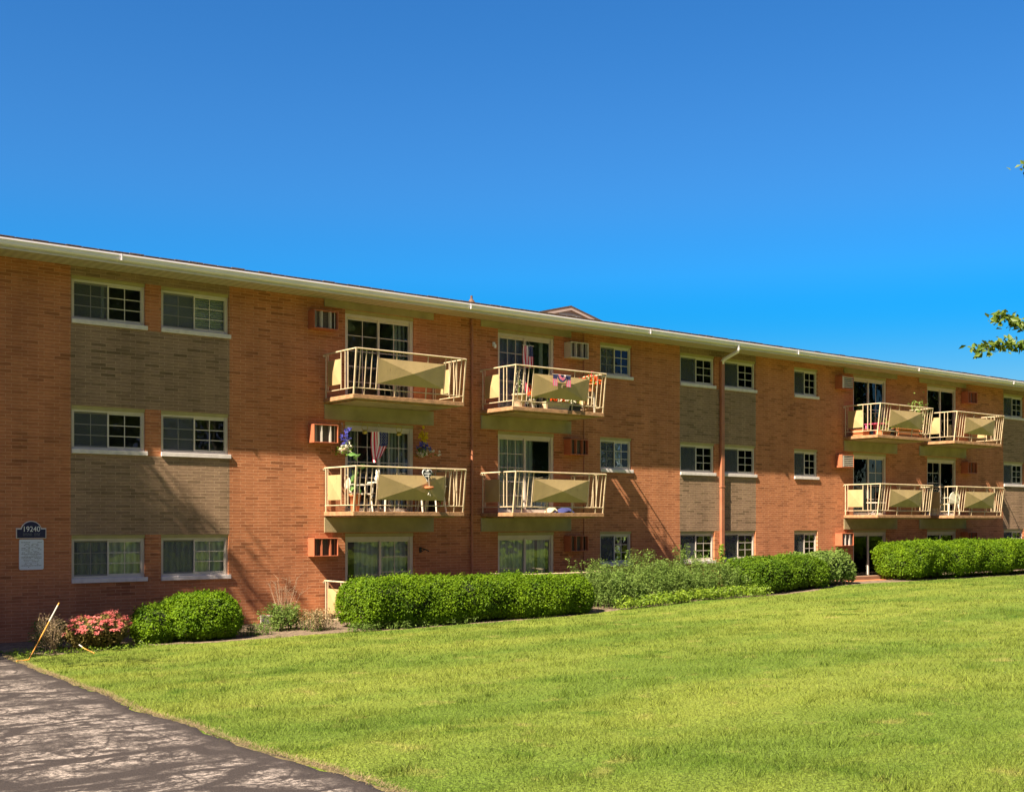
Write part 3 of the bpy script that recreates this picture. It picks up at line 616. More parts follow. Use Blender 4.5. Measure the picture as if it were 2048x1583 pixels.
def balcony(i, k):
    x0, x1 = BALX[i]; zf = ST*k
    s = MB(); s.box(x0, x1, -BD, -.002, zf-.10, zf); s.box(x0+.18, x1-.18, -BD+.16, -.002, zf-.135, zf-.101)
    so = s.build('balcony', [M['slab'], M['concrete']], bld, .008)
    so.data.polygons.foreach_set('material_index', [1 if p.normal.z < -.5 else 0 for p in so.data.polygons])
    bx0, bx1 = BEAMX[i]
    b = MB(); b.box(bx0, bx1, -.03, -.002, zf - .50, zf-.101 - .036); b.build('beam', M['concrete'], so, .006)
    r = MB(); fy = railing(r, x0, x1, zf); r.build('railing', M['cream'], so)
    W = x1-x0; p = MB(); za, zb_ = zf+.28, zf+.88; pa, pb = x0+.655, x1-.655
    pyramid(p, [(pa, fy(za)-.012, za), (pb, fy(za)-.012, za), (pb, fy(zb_)-.012, zb_), (pa, fy(zb_)-.012, zb_)], .075); p.build('front_panel', M['panel'], so)
    for x, sgn in ((x0+.03, -1), (x1-.03, 1)):
        p = MB(); y0, y1 = -.17, -.78; xo = x + sgn*.014
        q = [(xo, y0, za), (xo, y1, za), (xo, y1, zb_), (xo, y0, zb_)]
        if sgn > 0: q = [q[1], q[0], q[3], q[2]]
        pyramid(p, q, .03); p.build('side_panel', M['panel'], so)
    return so
for i in range(4):
    for k in (1, 2): balcony(i, k)
    hx0, hx1 = BEAMX[i]
    b = MB(); b.box(hx0, hx1, -.03, -.002, HEAD0 + 2*ST + .01, WTOP-.002); b.build('lintel_beam', M['concrete'], bld, .006)
for i in (0, 1):                                                     # ground floor terraces
    x0, x1 = BALX[i]
    s = MB(); s.box(x0, x1, -BD, -.002, -.3, .0 + .16*(i)); so = s.build('terrace', M['slab'], bld, .008)
    r = MB(); railing(r, x0, x1, 0.02 + .06*i); r.build('railing', M['cream'], so)
    p = MB(); pyramid(p, [(x0+.016, -.17, .3), (x0+.016, -.78, .3), (x0+.016, -.78, .9), (x0+.016, -.17, .9)], .03); p.build('side_panel', M['panel'], so)
    p = MB(); pyramid(p, [(x1-.016, -.78, .3), (x1-.016, -.17, .3), (x1-.016, -.17, .9), (x1-.016, -.78, .9)], .03); p.build('side_panel', M['panel'], so)

# eaves, gutter, roof
s = MB(); s.box(5.0, WX1+.5, -.76, -.001, WTOP, WTOP+.03); s.build('soffit', M['soffit'], bld)
s = MB(); s.box(5.0, WX1+.5, -.785, -.762, WTOP-.012, 8.10); s.box(5.0, WX1+.5, -.80, -.786, WTOP-.012, WTOP+.012); s.build('fascia', M['fascia'], bld)
prof = [(-.787, 7.985), (-.85, 7.985), (-.875, 8.01), (-.885, 8.06), (-.905, 8.085), (-.905, 8.118), (-.885, 8.118), (-.885, 8.10), (-.865, 8.07), (-.787, 8.07)]
g = MB(); a, b = 5.0, WX1+.5; n = len(prof)
g.mesh([(a, y, z) for y, z in prof] + [(b, y, z) for y, z in prof], [tuple(reversed(range(n))), tuple(range(n, 2*n))] + [(i, (i+1) % n, (i+1) % n + n, i+n) for i in range(n)])
for xj in (9.1, 18.2, 24.7, 31.5, 38.4, 45.0, 52): g.box(xj-.012, xj+.012, -.909, -.786, 7.983, 8.121)
go = g.build('gutter', M['gutter'], bld)
rf = MB(); sl = .2
za = 8.155
rf.mesh([(4.9, -.86, za), (WX1+.6, -.86, za), (WX1+.6, 7, za+7.86*sl), (4.9, 7, za+7.86*sl), (WX1+.6, 14.9, za), (4.9, 14.9, za),
         (4.9, -.86, za-.05), (WX1+.6, -.86, za-.05), (4.9, 14.9, za-.05), (WX1+.6, 14.9, za-.05)],
        [(0, 1, 2, 3), (3, 2, 4, 5), (6, 7, 1, 0), (5, 4, 9, 8), (0, 3, 5, 8, 6), (1, 7, 9, 4, 2), (6, 8, 9, 7)])
for x in np.arange(5, WX1, .33):                                       # shingle tabs, slightly uneven at the eaves
    d = random.uniform(-.006, .012); rf.box(x, x+.31, -.875, -.80, za+.001, za+.012+d)
ro = rf.build('roof', M['shingle'], bld)
# cross gable behind the ridge line of sight
gx, gy, gt = 28.5, 7.0, 10.35; hw = 4.2; ge = gt - hw*.25
gb = MB(); gb.mesh([(gx-hw+.5, gy, ge-.9), (gx+hw-.5, gy, ge-.9), (gx+hw-.5, gy, ge+.05), (gx, gy, gt-.1), (gx-hw+.5, gy, ge+.05)], [(0, 1, 2, 3, 4)]); 
gw = gb.build('gable_wall', M['siding'], ro)
gr_ = MB()
for sgn in (-1, 1):
    e = (gx+sgn*hw, ge); 
    v = [(gx, gy-.07, gt), (e[0], gy-.07, e[1]), (e[0], gy+5, e[1]), (gx, gy+5, gt)]; v2 = [(x, y, z-.1) for x, y, z in v]
    gr_.mesh(v+v2, [(0, 1, 2, 3), (7, 6, 5, 4), (0, 4, 5, 1), (1, 5, 6, 2), (2, 6, 7, 3), (3, 7, 4, 0)])
gr_.build('gable_roof', M['shingle'], ro)
tr = MB()
for sgn in (-1, 1):
    tr.mesh([(gx, gy-.085, gt-.09), (gx+sgn*hw, gy-.085, ge-.09), (gx+sgn*hw, gy-.085, ge-.17), (gx, gy-.085, gt-.17), (gx, gy-.071, gt-.09), (gx+sgn*hw, gy-.071, ge-.09), (gx+sgn*hw, gy-.071, ge-.17), (gx, gy-.071, gt-.17)],
            [(0, 1, 2, 3), (7, 6, 5, 4), (0, 4, 5, 1), (3, 2, 6, 7)])
tr.build('gable_trim', M['siding'], ro)
gv = MB(); gv.box(gx-.55, gx+.55, gy-.03, gy-.002, gt-.66, gt-.30)
for q in range(6): gv.box(gx-.52+q*.18, gx-.40+q*.18, gy-.045, gy-.031, gt-.62, gt-.36)
gv.build('gable_vent', M['white'], ro)
vp = MB(); vp.tube([(21.1, 3, 8.7), (21.1, 3, 9.24)], .035); vp.lathe([(.16, 0), (.13, .12), (.06, .22), (.045, .24)], (21.1, 3, 8.9), 12); vp.build('vent_pipe', M['shingle'], ro)
# downspouts and pipes
p = MB(); p.box(28.66, 28.81, -.105, -.01, .3, 7.60)
for zz in (1.6, 3.6, 5.6): p.box(28.64, 28.83, -.112, -.008, zz, zz+.05)
dsp = p.build('downspout', M['pipe'], bld, .012)
p = MB(); p.tube([(28.60, -.84, 8.0), (28.60, -.84, 7.90), (28.61, -.80, 7.83), (28.72, -.14, 7.66), (28.735, -.07, 7.60), (28.735, -.06, 7.52)], .062, 8); p.build('elbow', M['gutter'], dsp)
p = MB(); p.tube([(6.62, -.84, 8.0), (6.62, -.84, 7.86), (6.62, -.78, 7.78), (6.6, -.1, 7.55), (6.6, -.06, 7.4)], .06, 8); p.tube([(6.6, -.06, 7.4), (6.6, -.06, .1)], .055, 8); p.build('downspout', M['gutter'], bld)
p = MB(); p.tube([(18.86, -.05, .1), (18.86, -.05, 7.9)], .034)
for zz in (.7, 2.6, 5.0, 7.2): p.box(18.80, 18.92, -.06, -.002, zz, zz+.03)
p.build('drain_pipe', M['pipe'], bld)
p = MB(); p.tube([(22.88, -.02, .2), (22.88, -.02, 7.92)], .013, 6); p.build('cable', M['pipe'], bld)
p = MB(); p.box(17.2, 17.26, -.03, -.002, 1.72, 1.86); p.tube([(17.23, -.03, 1.84), (17.23, -.28, 1.80), (17.3, -.30, 1.76)], .016, 6); p.tube([(17.23, -.03, 1.74), (17.23, -.2, 1.80)], .012, 6); p.build('wall_hook', M['dark'], bld)
p = MB(); p.box(12.72, 12.94, -.12, -.002, .12, .30); p.box(12.70, 12.96, -.14, -.002, .30, .32); p.build('vent_cap', M['sill'], bld, .006)
p = MB(); p.box(19.58, 19.64, -.05, -.002, 7.25, 7.36); p.lathe([(.03, 0), (.04, .05), (.03, .1)], (19.61, -.08, 7.2), 10); p.build('wall_lamp', M['whitepaint'], bld)

# ------------------------------------------------------------------ air conditioners, one in a sleeve beside every sliding door
def air_conditioner(x, z, label, kindc, face):
    W, H, D_ = .67, .445, .30
    t = thing('air_conditioner', label, 'air conditioner', (x, 0, z), 'wall air conditioners beside the sliding doors')
    cm = M['acwhite'] if kindc == 'white' else M['acbrown']
    c = MB(); th = .022
    c.box(0, W, -D_, -.002, 0, th); c.box(0, W, -D_, -.002, H-th, H); c.box(0, th, -D_, -.002, th, H-th); c.box(W-th, W, -D_, -.002, th, H-th)
    c.box(th, W-th, -.06, -.002, th, H-th)
    c.build('casing', cm, t, .004)
    c = MB(); c.box(th, W-th, -.20, -.19, th, H-th); c.build('coil', M['acdark'], t)
    fm = M['acfin'] if face in ('white', 'fins', 'slats') else cm
    if face == 'slats':
        g = MB(); g.box(th, .12, -D_+.004, -D_+.03, th, H-th)
        for q in range(6): zq = th + .03 + q*.066; g.box(.12, W-th, -D_+.008, -D_+.03, zq, zq+.03)
        g.build('grille', fm, t)
    else:
        g = MB()
        for xq in (.2, .24, .44, .48): g.box(xq, xq+.012, -D_+.03, -D_+.18, th, H-th)
        for xq in (.21, .45): g.box(xq, xq+.015, -D_+.006, -D_+.02, th, H-th)
        for q in range(9): g.box(.115, .555, -D_+.10, -D_+.105, th+.03+q*.041, th+.034+q*.041)
        g.build('grille', M['acfin'] if face == 'fins' else cm, t)
        for xa, xb in ((.05, .10), (.56, .62)):
            g = MB()
            V = [(xa + (xb-xa)*(q/6), -D_+.012 + .10*(q/6)**2, zz) for zz in (th, H-th) for q in range(7)]
            g.mesh(V, [(q, q+1, q+8, q+7) for q in range(6)], 0, True); V2 = [(a_+.006, b_+.006, c_) for a_, b_, c_ in V]
            g.mesh(V2, [(q+7, q+8, q+1, q) for q in range(6)], 0, True); g.build('louver', fm, t)
    return t
ACX = [13.98, 22.14, 34.65, 42.68]
zf_ = [1.68, 4.41, 7.15]
flo = ['ground floor', 'middle floor', 'top floor']
aclab = {
 (0, 2): ('brown', 'fins', 'brown air conditioner box high on the wall left of the bare flagless top balcony'),
 (0, 1): ('brown', 'fins', 'salmon air conditioner box beside the blue hanging flower basket'),
 (0, 0): ('brown', 'own', 'sunlit salmon air conditioner box above the low plants left of the long hedge'),
 (1, 2): ('white', 'fins', 'the only all pale beige air conditioner, right of the top door with the flag'),
 (1, 1): ('brown', 'own', 'shaded brown air conditioner beside the middle floor door with crumpled cloths on its balcony'),
 (1, 0): ('brown', 'own', 'shaded brown air conditioner low above the right end of the long hedge'),
 (2, 2): ('brown', 'slats', 'brown air conditioner with pale slatted front, left of the top door with the terracotta planters'),
 (2, 1): ('brown', 'slats', 'salmon air conditioner with grey slatted front beside a middle floor door far right'),
 (2, 0): ('brown', 'fins', 'salmon air conditioner with white side fins above the leafy shrub by the garden step'),
 (3, 2): ('brown', 'own', 'brown air conditioner near the right end, right of the top door of the last balcony'),
 (3, 1): ('brown', 'own', 'dark red brown air conditioner right of the door behind the white chair'),
 (3, 0): ('brown', 'own', 'shadowed brown air conditioner just above the far hedge, rightmost on the ground floor')}
for (i, k), (kc, fc, lb) in aclab.items(): air_conditioner(ACX[i], zf_[k], lb, kc, fc)

# ------------------------------------------------------------------ signs
def text_mesh(body, size, loc, mat, parent, name='lettering', sx=1):
    c = bpy.data.curves.new(name, 'FONT'); c.body = body; c.size = size; c.extrude = .002; c.align_x = 'CENTER'
    t = bpy.data.objects.new(name, c); COL.objects.link(t)
    dg = bpy.context.evaluated_depsgraph_get(); me = bpy.data.meshes.new_from_object(t.evaluated_get(dg)); COL.objects.unlink(t); bpy.data.objects.remove(t)
    me.transform(Matrix.Translation(loc) @ Matrix.Rotation(R(90), 4, 'X') @ Matrix.Scale(sx, 4, (1, 0, 0)))
    me.materials.clear(); me.materials.append(mat); o = bpy.data.objects.new(name, me); COL.objects.link(o); o.parent = parent; return o
t = thing('address_sign', 'navy arched house number plaque reading 19240 on the brick wall', 'sign', (7.53, 0, 2.18))
def arch(w, h, r, zc, off=0):
    pts = [(-w, 0-off), (w, 0-off), (w, h+off)]
    a0 = math.asin(min(1, max(-1, (h - zc + off) / r)))
    for q in range(17): a_ = a0 + (math.pi - 2*a0) * q/16; pts.append((r*math.cos(a_), zc + r*math.sin(a_)))
    pts.append((-w, h+off)); return pts
s = MB(); s.prism(arch(.30, .19, .215, .135, .012), -.03, -.002); s.build('border', M['sill'], t)
s = MB(); s.prism(arch(.285, .175, .198, .137), -.034, -.0305); s.build('plate', M['navy'], t)
text_mesh('19240', .155, (0, -.036, .13), M['whitepaint'], t, 'numerals', .92)
s = MB(); xq = -.165
for wd_ in (8, 5):                                                     # the illegible second line
    for q in range(wd_):
        s.box(xq, xq+.006, -.037, -.0345, .045, .095)
        if q % 2 == 0: s.box(xq+.006, xq+.018, -.037, -.0345, .085, .095)
        if q % 3 == 0: s.box(xq+.006, xq+.018, -.037, -.0345, .045, .053)
        xq += .024
    xq += .035
s.build('small_lettering', M['ink'], t)
t = thing('notice_board', 'white rounded notice board full of small print below the navy number plaque', 'sign', (7.535, 0, 1.52))
def rrect(w, h, r): 
    pts = []
    for cx_, cz_, a0 in ((w-r, r, -90), (w-r, h-r, 0), (-w+r, h-r, 90), (-w+r, r, 180)):
        for q in range(5): a_ = R(a0 + 90*q/4); pts.append((cx_+r*math.cos(a_), cz_+r*math.sin(a_)))
    return pts
s = MB(); s.prism(rrect(.245, .63, .035), -.022, -.002); s.build('plate', M['notice'], t)
s = MB(); z = .59
rows = [(.21, .9, .012), (.18, .8, .010), (.15, .7, .012), (.13, .9, .01), (.2, .5, .012), (.2, .6, .012), (.12, .9, .009), (.19, .7, .012), (.2, .8, .012), (.14, .8, .009), (.2, .85, .012), (.2, .8, .012), (.16, .8, .009), (.15, .8, .009), (.13, .9, .009), (.14, .7, .009), (.2, .9, .012), (.2, .4, .012)]
for hw_, dens, th_ in rows:
    z -= .030; xq = -hw_
    while xq < hw_:
        ln = random.uniform(.012, .05)
        if random.random() < dens: s.box(xq, min(xq+ln, hw_), -.0235, -.0222, z, z+th_)
        xq += ln + .008
s.build('print', M['ink'], t)

# ------------------------------------------------------------------ foliage
def leaf_mesh(name, Pn, N, size, mats, parent=None, asp=.5, spread=.9, mi=None, droop=0.0):
    """one small folded leaf per point, facing roughly along N"""
    n = len(Pn); rnd = RNG.normal(0, 1, (n, 3)); d = N + spread * rnd * .6; d /= np.linalg.norm(d, axis=1)[:, None] + 1e-9
    t = np.cross(d, RNG.normal(0, 1, (n, 3))); t /= np.linalg.norm(t, axis=1)[:, None] + 1e-9
    t[:, 2] -= droop; t /= np.linalg.norm(t, axis=1)[:, None] + 1e-9
    b = np.cross(d, t); b /= np.linalg.norm(b, axis=1)[:, None] + 1e-9
    s = (size * RNG.uniform(.6, 1.35, n))[:, None]
    V = np.empty((n, 4, 3)); V[:, 0] = Pn - t*s*.5; V[:, 1] = Pn + b*s*asp*.5 + d*s*.10; V[:, 2] = Pn + t*s*.5; V[:, 3] = Pn - b*s*asp*.5 + d*s*.10
    F = np.arange(n*4).reshape(-1, 4)
    return np_mesh(name, V.reshape(-1, 3), F, mats, parent, mi)
def rounded(N, c, h, p=3.0, lump=.08, seed=0, bottom=.0):
    """points and normals on a lumpy rounded box (area roughly even)"""
    c = np.array(c, float); h = np.array(h, float)
    A = np.array([h[1]*h[2], h[1]*h[2], h[0]*h[2], h[0]*h[2], h[0]*h[1], h[0]*h[1]*.15]); A /= A.sum()
    f = RNG.choice(6, N, p=A); u = RNG.uniform(-1, 1, (N, 2)); q = np.empty((N, 3))
    for k in range(6):
        m = f == k; ax = k // 2; sg = 1 if k % 2 == 0 else -1; o = [a for a in range(3) if a != ax]
        q[m, ax] = sg; q[m, o[0]] = u[m, 0]; q[m, o[1]] = u[m, 1]
    hh = h.copy(); edge = h.min()
    # round every edge by the smallest half size
    w_ = q*hh; core = np.maximum(np.abs(w_) - 0, 0); inner = hh - edge*.95
    base = np.clip(w_, -inner, inner); r = w_ - base; l = np.linalg.norm(r, axis=1)[:, None] + 1e-9; nrm = r/l
    pos = base + nrm*edge*.95
    ph = seed*1.7
    lumpv = np.sin(pos[:, 0]*2.3+ph)*np.sin(pos[:, 2]*3.1+pos[:, 1]*2+ph) + .6*np.sin(pos[:, 0]*5.7+1+ph)*np.sin(pos[:, 2]*6+pos[:, 1]*5)
    pos = pos + nrm*(lump*lumpv)[:, None]
    return pos + c, nrm
def ellip(N, c, h, seed=0, lump=.06):
    q = RNG.normal(0, 1, (N, 3)); q /= np.linalg.norm(q, axis=1)[:, None]; q = np.sign(q)*np.abs(q)**.82; q /= np.linalg.norm(q, axis=1)[:, None]**.75; h = np.array(h, float)
    n = q/h; n /= np.linalg.norm(n, axis=1)[:, None]; pos = q*h; ph = seed*1.7
    l = np.sin(pos[:, 0]*5+ph)*np.sin(pos[:, 2]*6+pos[:, 1]*5+ph) + .6*np.sin(pos[:, 0]*11+1+ph)*np.sin(pos[:, 2]*12+pos[:, 1]*9)
    return pos + n*(lump*l)[:, None] + np.array(c, float), n
def hedge(name, label, cat, c, h, mat, size, dens, seed, lump=.06, top=None, group=None, fuzz=.05, ell=False):
    t = thing(name, label, cat, (c[0], c[1], c[2]-h[2]), group)
    c0 = np.array([0, 0, h[2]])
    area = 8*(h[0]*h[2]+h[1]*h[2]+h[0]*h[1])*.8; N = int(area*dens)
    P, Nn = rounded(N, c0, h, seed=seed, lump=lump)
    if ell: P, Nn = ellip(N, c0, h, seed, lump)
    dep = np.abs(RNG.normal(0, 1, N))*fuzz; P = P - Nn*dep[:, None] + RNG.normal(0, .02, (N, 3))
    sp = RNG.uniform(0, 1, N) < .05; P[sp] += Nn[sp]*RNG.uniform(0, .07, sp.sum())[:, None]
    slope = 0
    if top is not None: P[:, 2] *= 1 + top*(P[:, 0]/h[0])
    up = Nn + np.array([-.1, -.1, .55]); up /= np.linalg.norm(up, axis=1)[:, None]
    hole = np.sin(P[:, 0]*4.3+seed)*np.sin(P[:, 2]*6.1+seed*2)*np.sin(P[:, 1]*5.2+P[:, 0]*1.7) + .5*np.sin(P[:, 0]*13+P[:, 2]*11)*np.sin(P[:, 1]*12+seed)
    keep = (P[:, 2] > .02) & ((hole > -.42) | (RNG.uniform(0, 1, N) < .3))
    S = RNG.choice(N, int(N*.006)); S = S[(Nn[S, 2] > .15)]                # stray new shoots standing proud of the clipped face
    if len(S):
        tt = np.linspace(0, 1, 6)[None, :, None]; d_ = up[S] + RNG.normal(0, .25, (len(S), 3)); sh = (P[S][:, None, :] + d_[:, None, :]*tt*RNG.uniform(.05, .13, (len(S), 1, 1))).reshape(-1, 3)
        P = np.concatenate([P[keep], sh]); up = np.concatenate([up[keep], np.repeat(d_, 6, axis=0)]); keep = np.ones(len(P), bool)
    leaf_mesh('foliage', P[keep], up[keep], size, mat, t, .55)
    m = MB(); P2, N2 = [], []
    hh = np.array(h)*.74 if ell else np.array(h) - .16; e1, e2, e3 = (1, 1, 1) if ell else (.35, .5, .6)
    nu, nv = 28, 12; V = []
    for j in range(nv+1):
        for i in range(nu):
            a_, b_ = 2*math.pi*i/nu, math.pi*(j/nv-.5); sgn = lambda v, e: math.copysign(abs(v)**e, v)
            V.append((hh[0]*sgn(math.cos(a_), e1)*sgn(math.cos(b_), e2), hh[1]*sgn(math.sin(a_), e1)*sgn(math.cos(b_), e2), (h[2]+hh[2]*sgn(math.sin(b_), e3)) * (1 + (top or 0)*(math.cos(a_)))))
    m.mesh(V, [(j*nu+i, j*nu+(i+1) % nu, (j+1)*nu+(i+1) % nu, (j+1)*nu+i) for j in range(nv) for i in range(nu)], 0, True); m.build('dark_core', M['inner'], t)  # solid near-black core blocks see-through, its colour stands for shade between the leaves
    return t
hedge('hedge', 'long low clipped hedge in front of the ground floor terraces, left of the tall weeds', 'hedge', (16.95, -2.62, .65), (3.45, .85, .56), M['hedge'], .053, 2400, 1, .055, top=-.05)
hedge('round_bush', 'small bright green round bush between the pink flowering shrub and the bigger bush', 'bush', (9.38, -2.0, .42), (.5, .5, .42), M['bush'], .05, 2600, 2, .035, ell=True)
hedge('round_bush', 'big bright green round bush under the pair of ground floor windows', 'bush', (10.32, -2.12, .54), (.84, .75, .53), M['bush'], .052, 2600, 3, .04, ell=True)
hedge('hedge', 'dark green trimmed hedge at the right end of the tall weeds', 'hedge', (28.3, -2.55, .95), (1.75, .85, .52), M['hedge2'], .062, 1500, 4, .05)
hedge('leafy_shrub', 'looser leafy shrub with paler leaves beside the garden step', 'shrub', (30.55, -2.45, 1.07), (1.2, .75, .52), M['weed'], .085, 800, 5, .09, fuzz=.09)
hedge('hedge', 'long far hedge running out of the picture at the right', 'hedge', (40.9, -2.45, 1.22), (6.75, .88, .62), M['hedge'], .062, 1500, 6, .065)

# tall weeds: stems with leaves
def weeds(name, label, cat, x0, x1, y0, y1, n, hmin, hmax, mat, size, leaves, stem='weed', group=None, prof=None):
    t = thing(name, label, cat, ((x0+x1)/2, (y0+y1)/2, float(gz((x0+x1)/2, (y0+y1)/2))), group)
    ox = np.array(t.location)
    P = []; N = []; sm = MB()
    for i in range(n):
        x, y = random.uniform(x0, x1), random.uniform(y0, y1); z = float(gz(x, y)); h = random.uniform(hmin, hmax)
        if prof: h *= prof((x-x0)/(x1-x0), (y-y0)/(y1-y0))
        dx, dy = random.gauss(0, .12)*h, random.gauss(0, .12)*h
        p0 = Vector((x, y, z)) - Vector(ox); p1 = p0 + Vector((dx, dy, h))
        sm.tube([p0, (p0+p1)/2 + Vector((dx*.1, 0, 0)), p1], .006, 4, 0, .002)
        for q in range(leaves):
            f = random.uniform(.12, 1.0)**.8; a_ = random.uniform(0, 6.28); rr = random.uniform(.02, .13)*(1.25-f*.7)
            pp = p0.lerp(p1, f) + Vector((math.cos(a_)*rr, math.sin(a_)*rr, random.uniform(-.02, .03))); P.append(pp); N.append((math.cos(a_)*.4, math.sin(a_)*.4, 1))
    leaf_mesh('foliage', np.array(P), np.array(N, float), size, mat, t, .34, .8); sm.build('stems', M['twig'] if stem == 'dry' else M['weed'], t)
    return t
kind(weeds('weed_patch', 'tall rank green weeds filling the bed between two clipped hedges', 'weeds', 20.9, 26.5, -3.1, -1.3, 760, .95, 1.4, M['weed'], .085, 36, prof=lambda u, v: (.66 + .36*v) * (.9 + .16*math.sin(u*17) + .08*math.sin(u*41)) * min(1, .62 + 3*u)), 'stuff')
kind(weeds('ground_cover', 'bright yellow green ground cover along the lawn edge in front of the weeds', 'ground cover', 21.2, 26.9, -3.62, -3.0, 380, .16, .34, M['cover'], .085, 14), 'stuff')
weeds('low_plant', 'low dark leafy plant left of the long hedge', 'plant', 11.95, 12.75, -2.1, -1.5, 70, .35, .62, M['weed'], .075, 30)
weeds('low_plant', 'pale straggly plant tight against the left end of the long hedge', 'plant', 12.6, 13.25, -2.7, -2.1, 60, .3, .5, M['dryleaf'], .06, 22)
kind(weeds('trailing_plant', 'trailing leafy plants along the foot of the long hedge', 'plants', 13.2, 16.6, -3.45, -3.1, 130, .08, .2, M['weed'], .07, 9), 'stuff')
weeds('small_weed', 'small grey green weed between the big bush and the drain', 'weed', 11.15, 11.75, -2.5, -2.2, 40, .12, .3, M['weed'], .05, 16)
weeds('green_weed', 'green weed behind the dry shrub at the left', 'weed', 7.05, 7.6, -2.0, -1.6, 40, .35, .62, M['weed'], .08, 18)
kind(weeds('bed_weeds', 'low green weeds scattered in the bed at the left', 'weeds', 6.4, 9.2, -2.9, -2.0, 160, .03, .1, M['cover'], .06, 6), 'stuff')
# pink flowering shrub
t = hedge('flowering_shrub', 'pink flowering shrub beside the small round bush', 'shrub', (8.12, -2.22, .36), (.64, .5, .34), M['pinkleaf'], .05, 1500, 7, .06, fuzz=.08, ell=True)
P, Nn = rounded(1500, (0, 0, .34), (.66, .52, .36), seed=7, lump=.07)
cl, cn = ellip(150, (0, 0, .35), (.68, .54, .37), 7, .06); k_ = (cn[:, 2] > -.1)
cl, cn = cl[k_], cn[k_]; PP = (cl[:, None, :] + RNG.normal(0, .028, (len(cl), 26, 3)) * np.array([1, 1, .5])).reshape(-1, 3); NN = np.repeat(cn + np.array([0, 0, .8]), 26, axis=0)
leaf_mesh('flowers', PP, NN, .034, M['petal'], t, .8, .6)
# dry shrub: bare twigs and straw leaves
def dry_shrub(name, label, loc, n, h, spread, leaf=True, kindm='dryleaf'):
    t = thing(name, label, 'shrub', loc); m = MB(); P = []
    for i in range(n):
        a_ = random.uniform(0, 6.28); sp = random.uniform(.1, 1)*spread; hh = h*random.uniform(.5, 1.1)
        p0 = Vector((random.gauss(0, .04), random.gauss(0, .04), 0)); p1 = Vector((math.cos(a_)*sp*.6, math.sin(a_)*sp*.5, hh*.6)); p2 = Vector((math.cos(a_)*sp, math.sin(a_)*sp*.8, hh))
        m.tube([p0, p1, p2], .007, 4, 0, .002)
        for q in range(3):
            f = random.uniform(.3, 1); b_ = p0.lerp(p1, f) if q == 0 else p1.lerp(p2, f); e = b_ + Vector((random.gauss(0, .09), random.gauss(0, .09), random.uniform(.03, .2))); m.tube([b_, e], .004, 4, 0, .0015)
            for _ in range(7): P.append(b_.lerp(e, random.random()) + Vector((random.gauss(0, .03), random.gauss(0, .03), random.gauss(0, .03))))
    m.build('twigs', M['twig'], t)
    if leaf: leaf_mesh('foliage', np.array(P), RNG.normal(0, 1, (len(P), 3)) + np.array([0, 0, .5]), .035, M[kindm], t, .4)
    return t
dry_shrub('dry_shrub', 'dry straw coloured shrub with bare twigs behind the leaning stake', (7.15, -2.6, float(gz(7.15, -2.6))), 60, .62, .36)
dry_shrub('bare_shrub', 'bare twiggy shrub standing against the brick left of the terrace rail', (12.75, -1.1, float(gz(12.6, -1.2))), 26, 1.05, .75, False)
# creeping vine on the downspout
t = thing('vine', 'green vine climbing the foot of the brown downspout', 'vine', (28.6, -.2, .55)); P = []
m = MB(); m.tube([(0, 0, -.1), (-.05, -.02, .5), (-.12, .02, .95), (-.1, .03, 1.2)], .01, 5, 0, .004); m.build('stem', M['twig'], t)
for i in range(330):
    zz = random.uniform(0, 1.25); P.append((-.06 - .06*zz + random.gauss(0, .13*(1.3-zz)), random.gauss(-.05, .05), zz))
leaf_mesh('foliage', np.array(P), np.tile([0, -1, .5], (len(P), 1)), .085, M['cover'], t, .6)

# stakes
def stake(label, pts, r):
    t = thing('driveway_stake', label, 'stake', pts[0], None); o = Vector(pts[0]); q = [Vector(p)-o for p in pts]
    m = MB(); m.tube(q, r, 8); m.build('rod', M['orange'], t); return t, q
t, q = stake('long leaning orange driveway stake bent flat at its foot beside the driveway', [(6.18, -3.75, .07), (6.30, -3.62, .055), (6.43, -3.6, .06), (6.50, -3.6, .19), (6.96, -3.6, 1.05)], .011)
m = MB(); a_, b_ = q[-2].lerp(q[-1], .62), q[-2].lerp(q[-1], .95); m.tube([a_, b_], .0145, 8); m.build('reflective_band', M['acfin'], t)
t, q = stake('short broken orange stake lying on the grass near the pink shrub', [(7.55, -2.9, .20), (7.62, -3.0, .13), (7.75, -3.15, .05)], .01)
m = MB(); m.tube([q[0], q[0].lerp(q[1], .6)], .013, 8); m.build('reflective_band', M['acfin'], t)
# garden step before the sunken far door
t = thing('garden_step', 'low brown brick step in the gap between the leafy shrub and the far hedge', 'step', (34.6, -1.9, .5))
m = MB(); m.box(-2.2, 3.6, -.02, .28, .0, .22); m.build('tread', M['wood'], t, .01); m = MB(); m.box(-2.0, 3.2, -.34, -.04, -.1, .10); m.build('riser', M['terra'], t, .01)

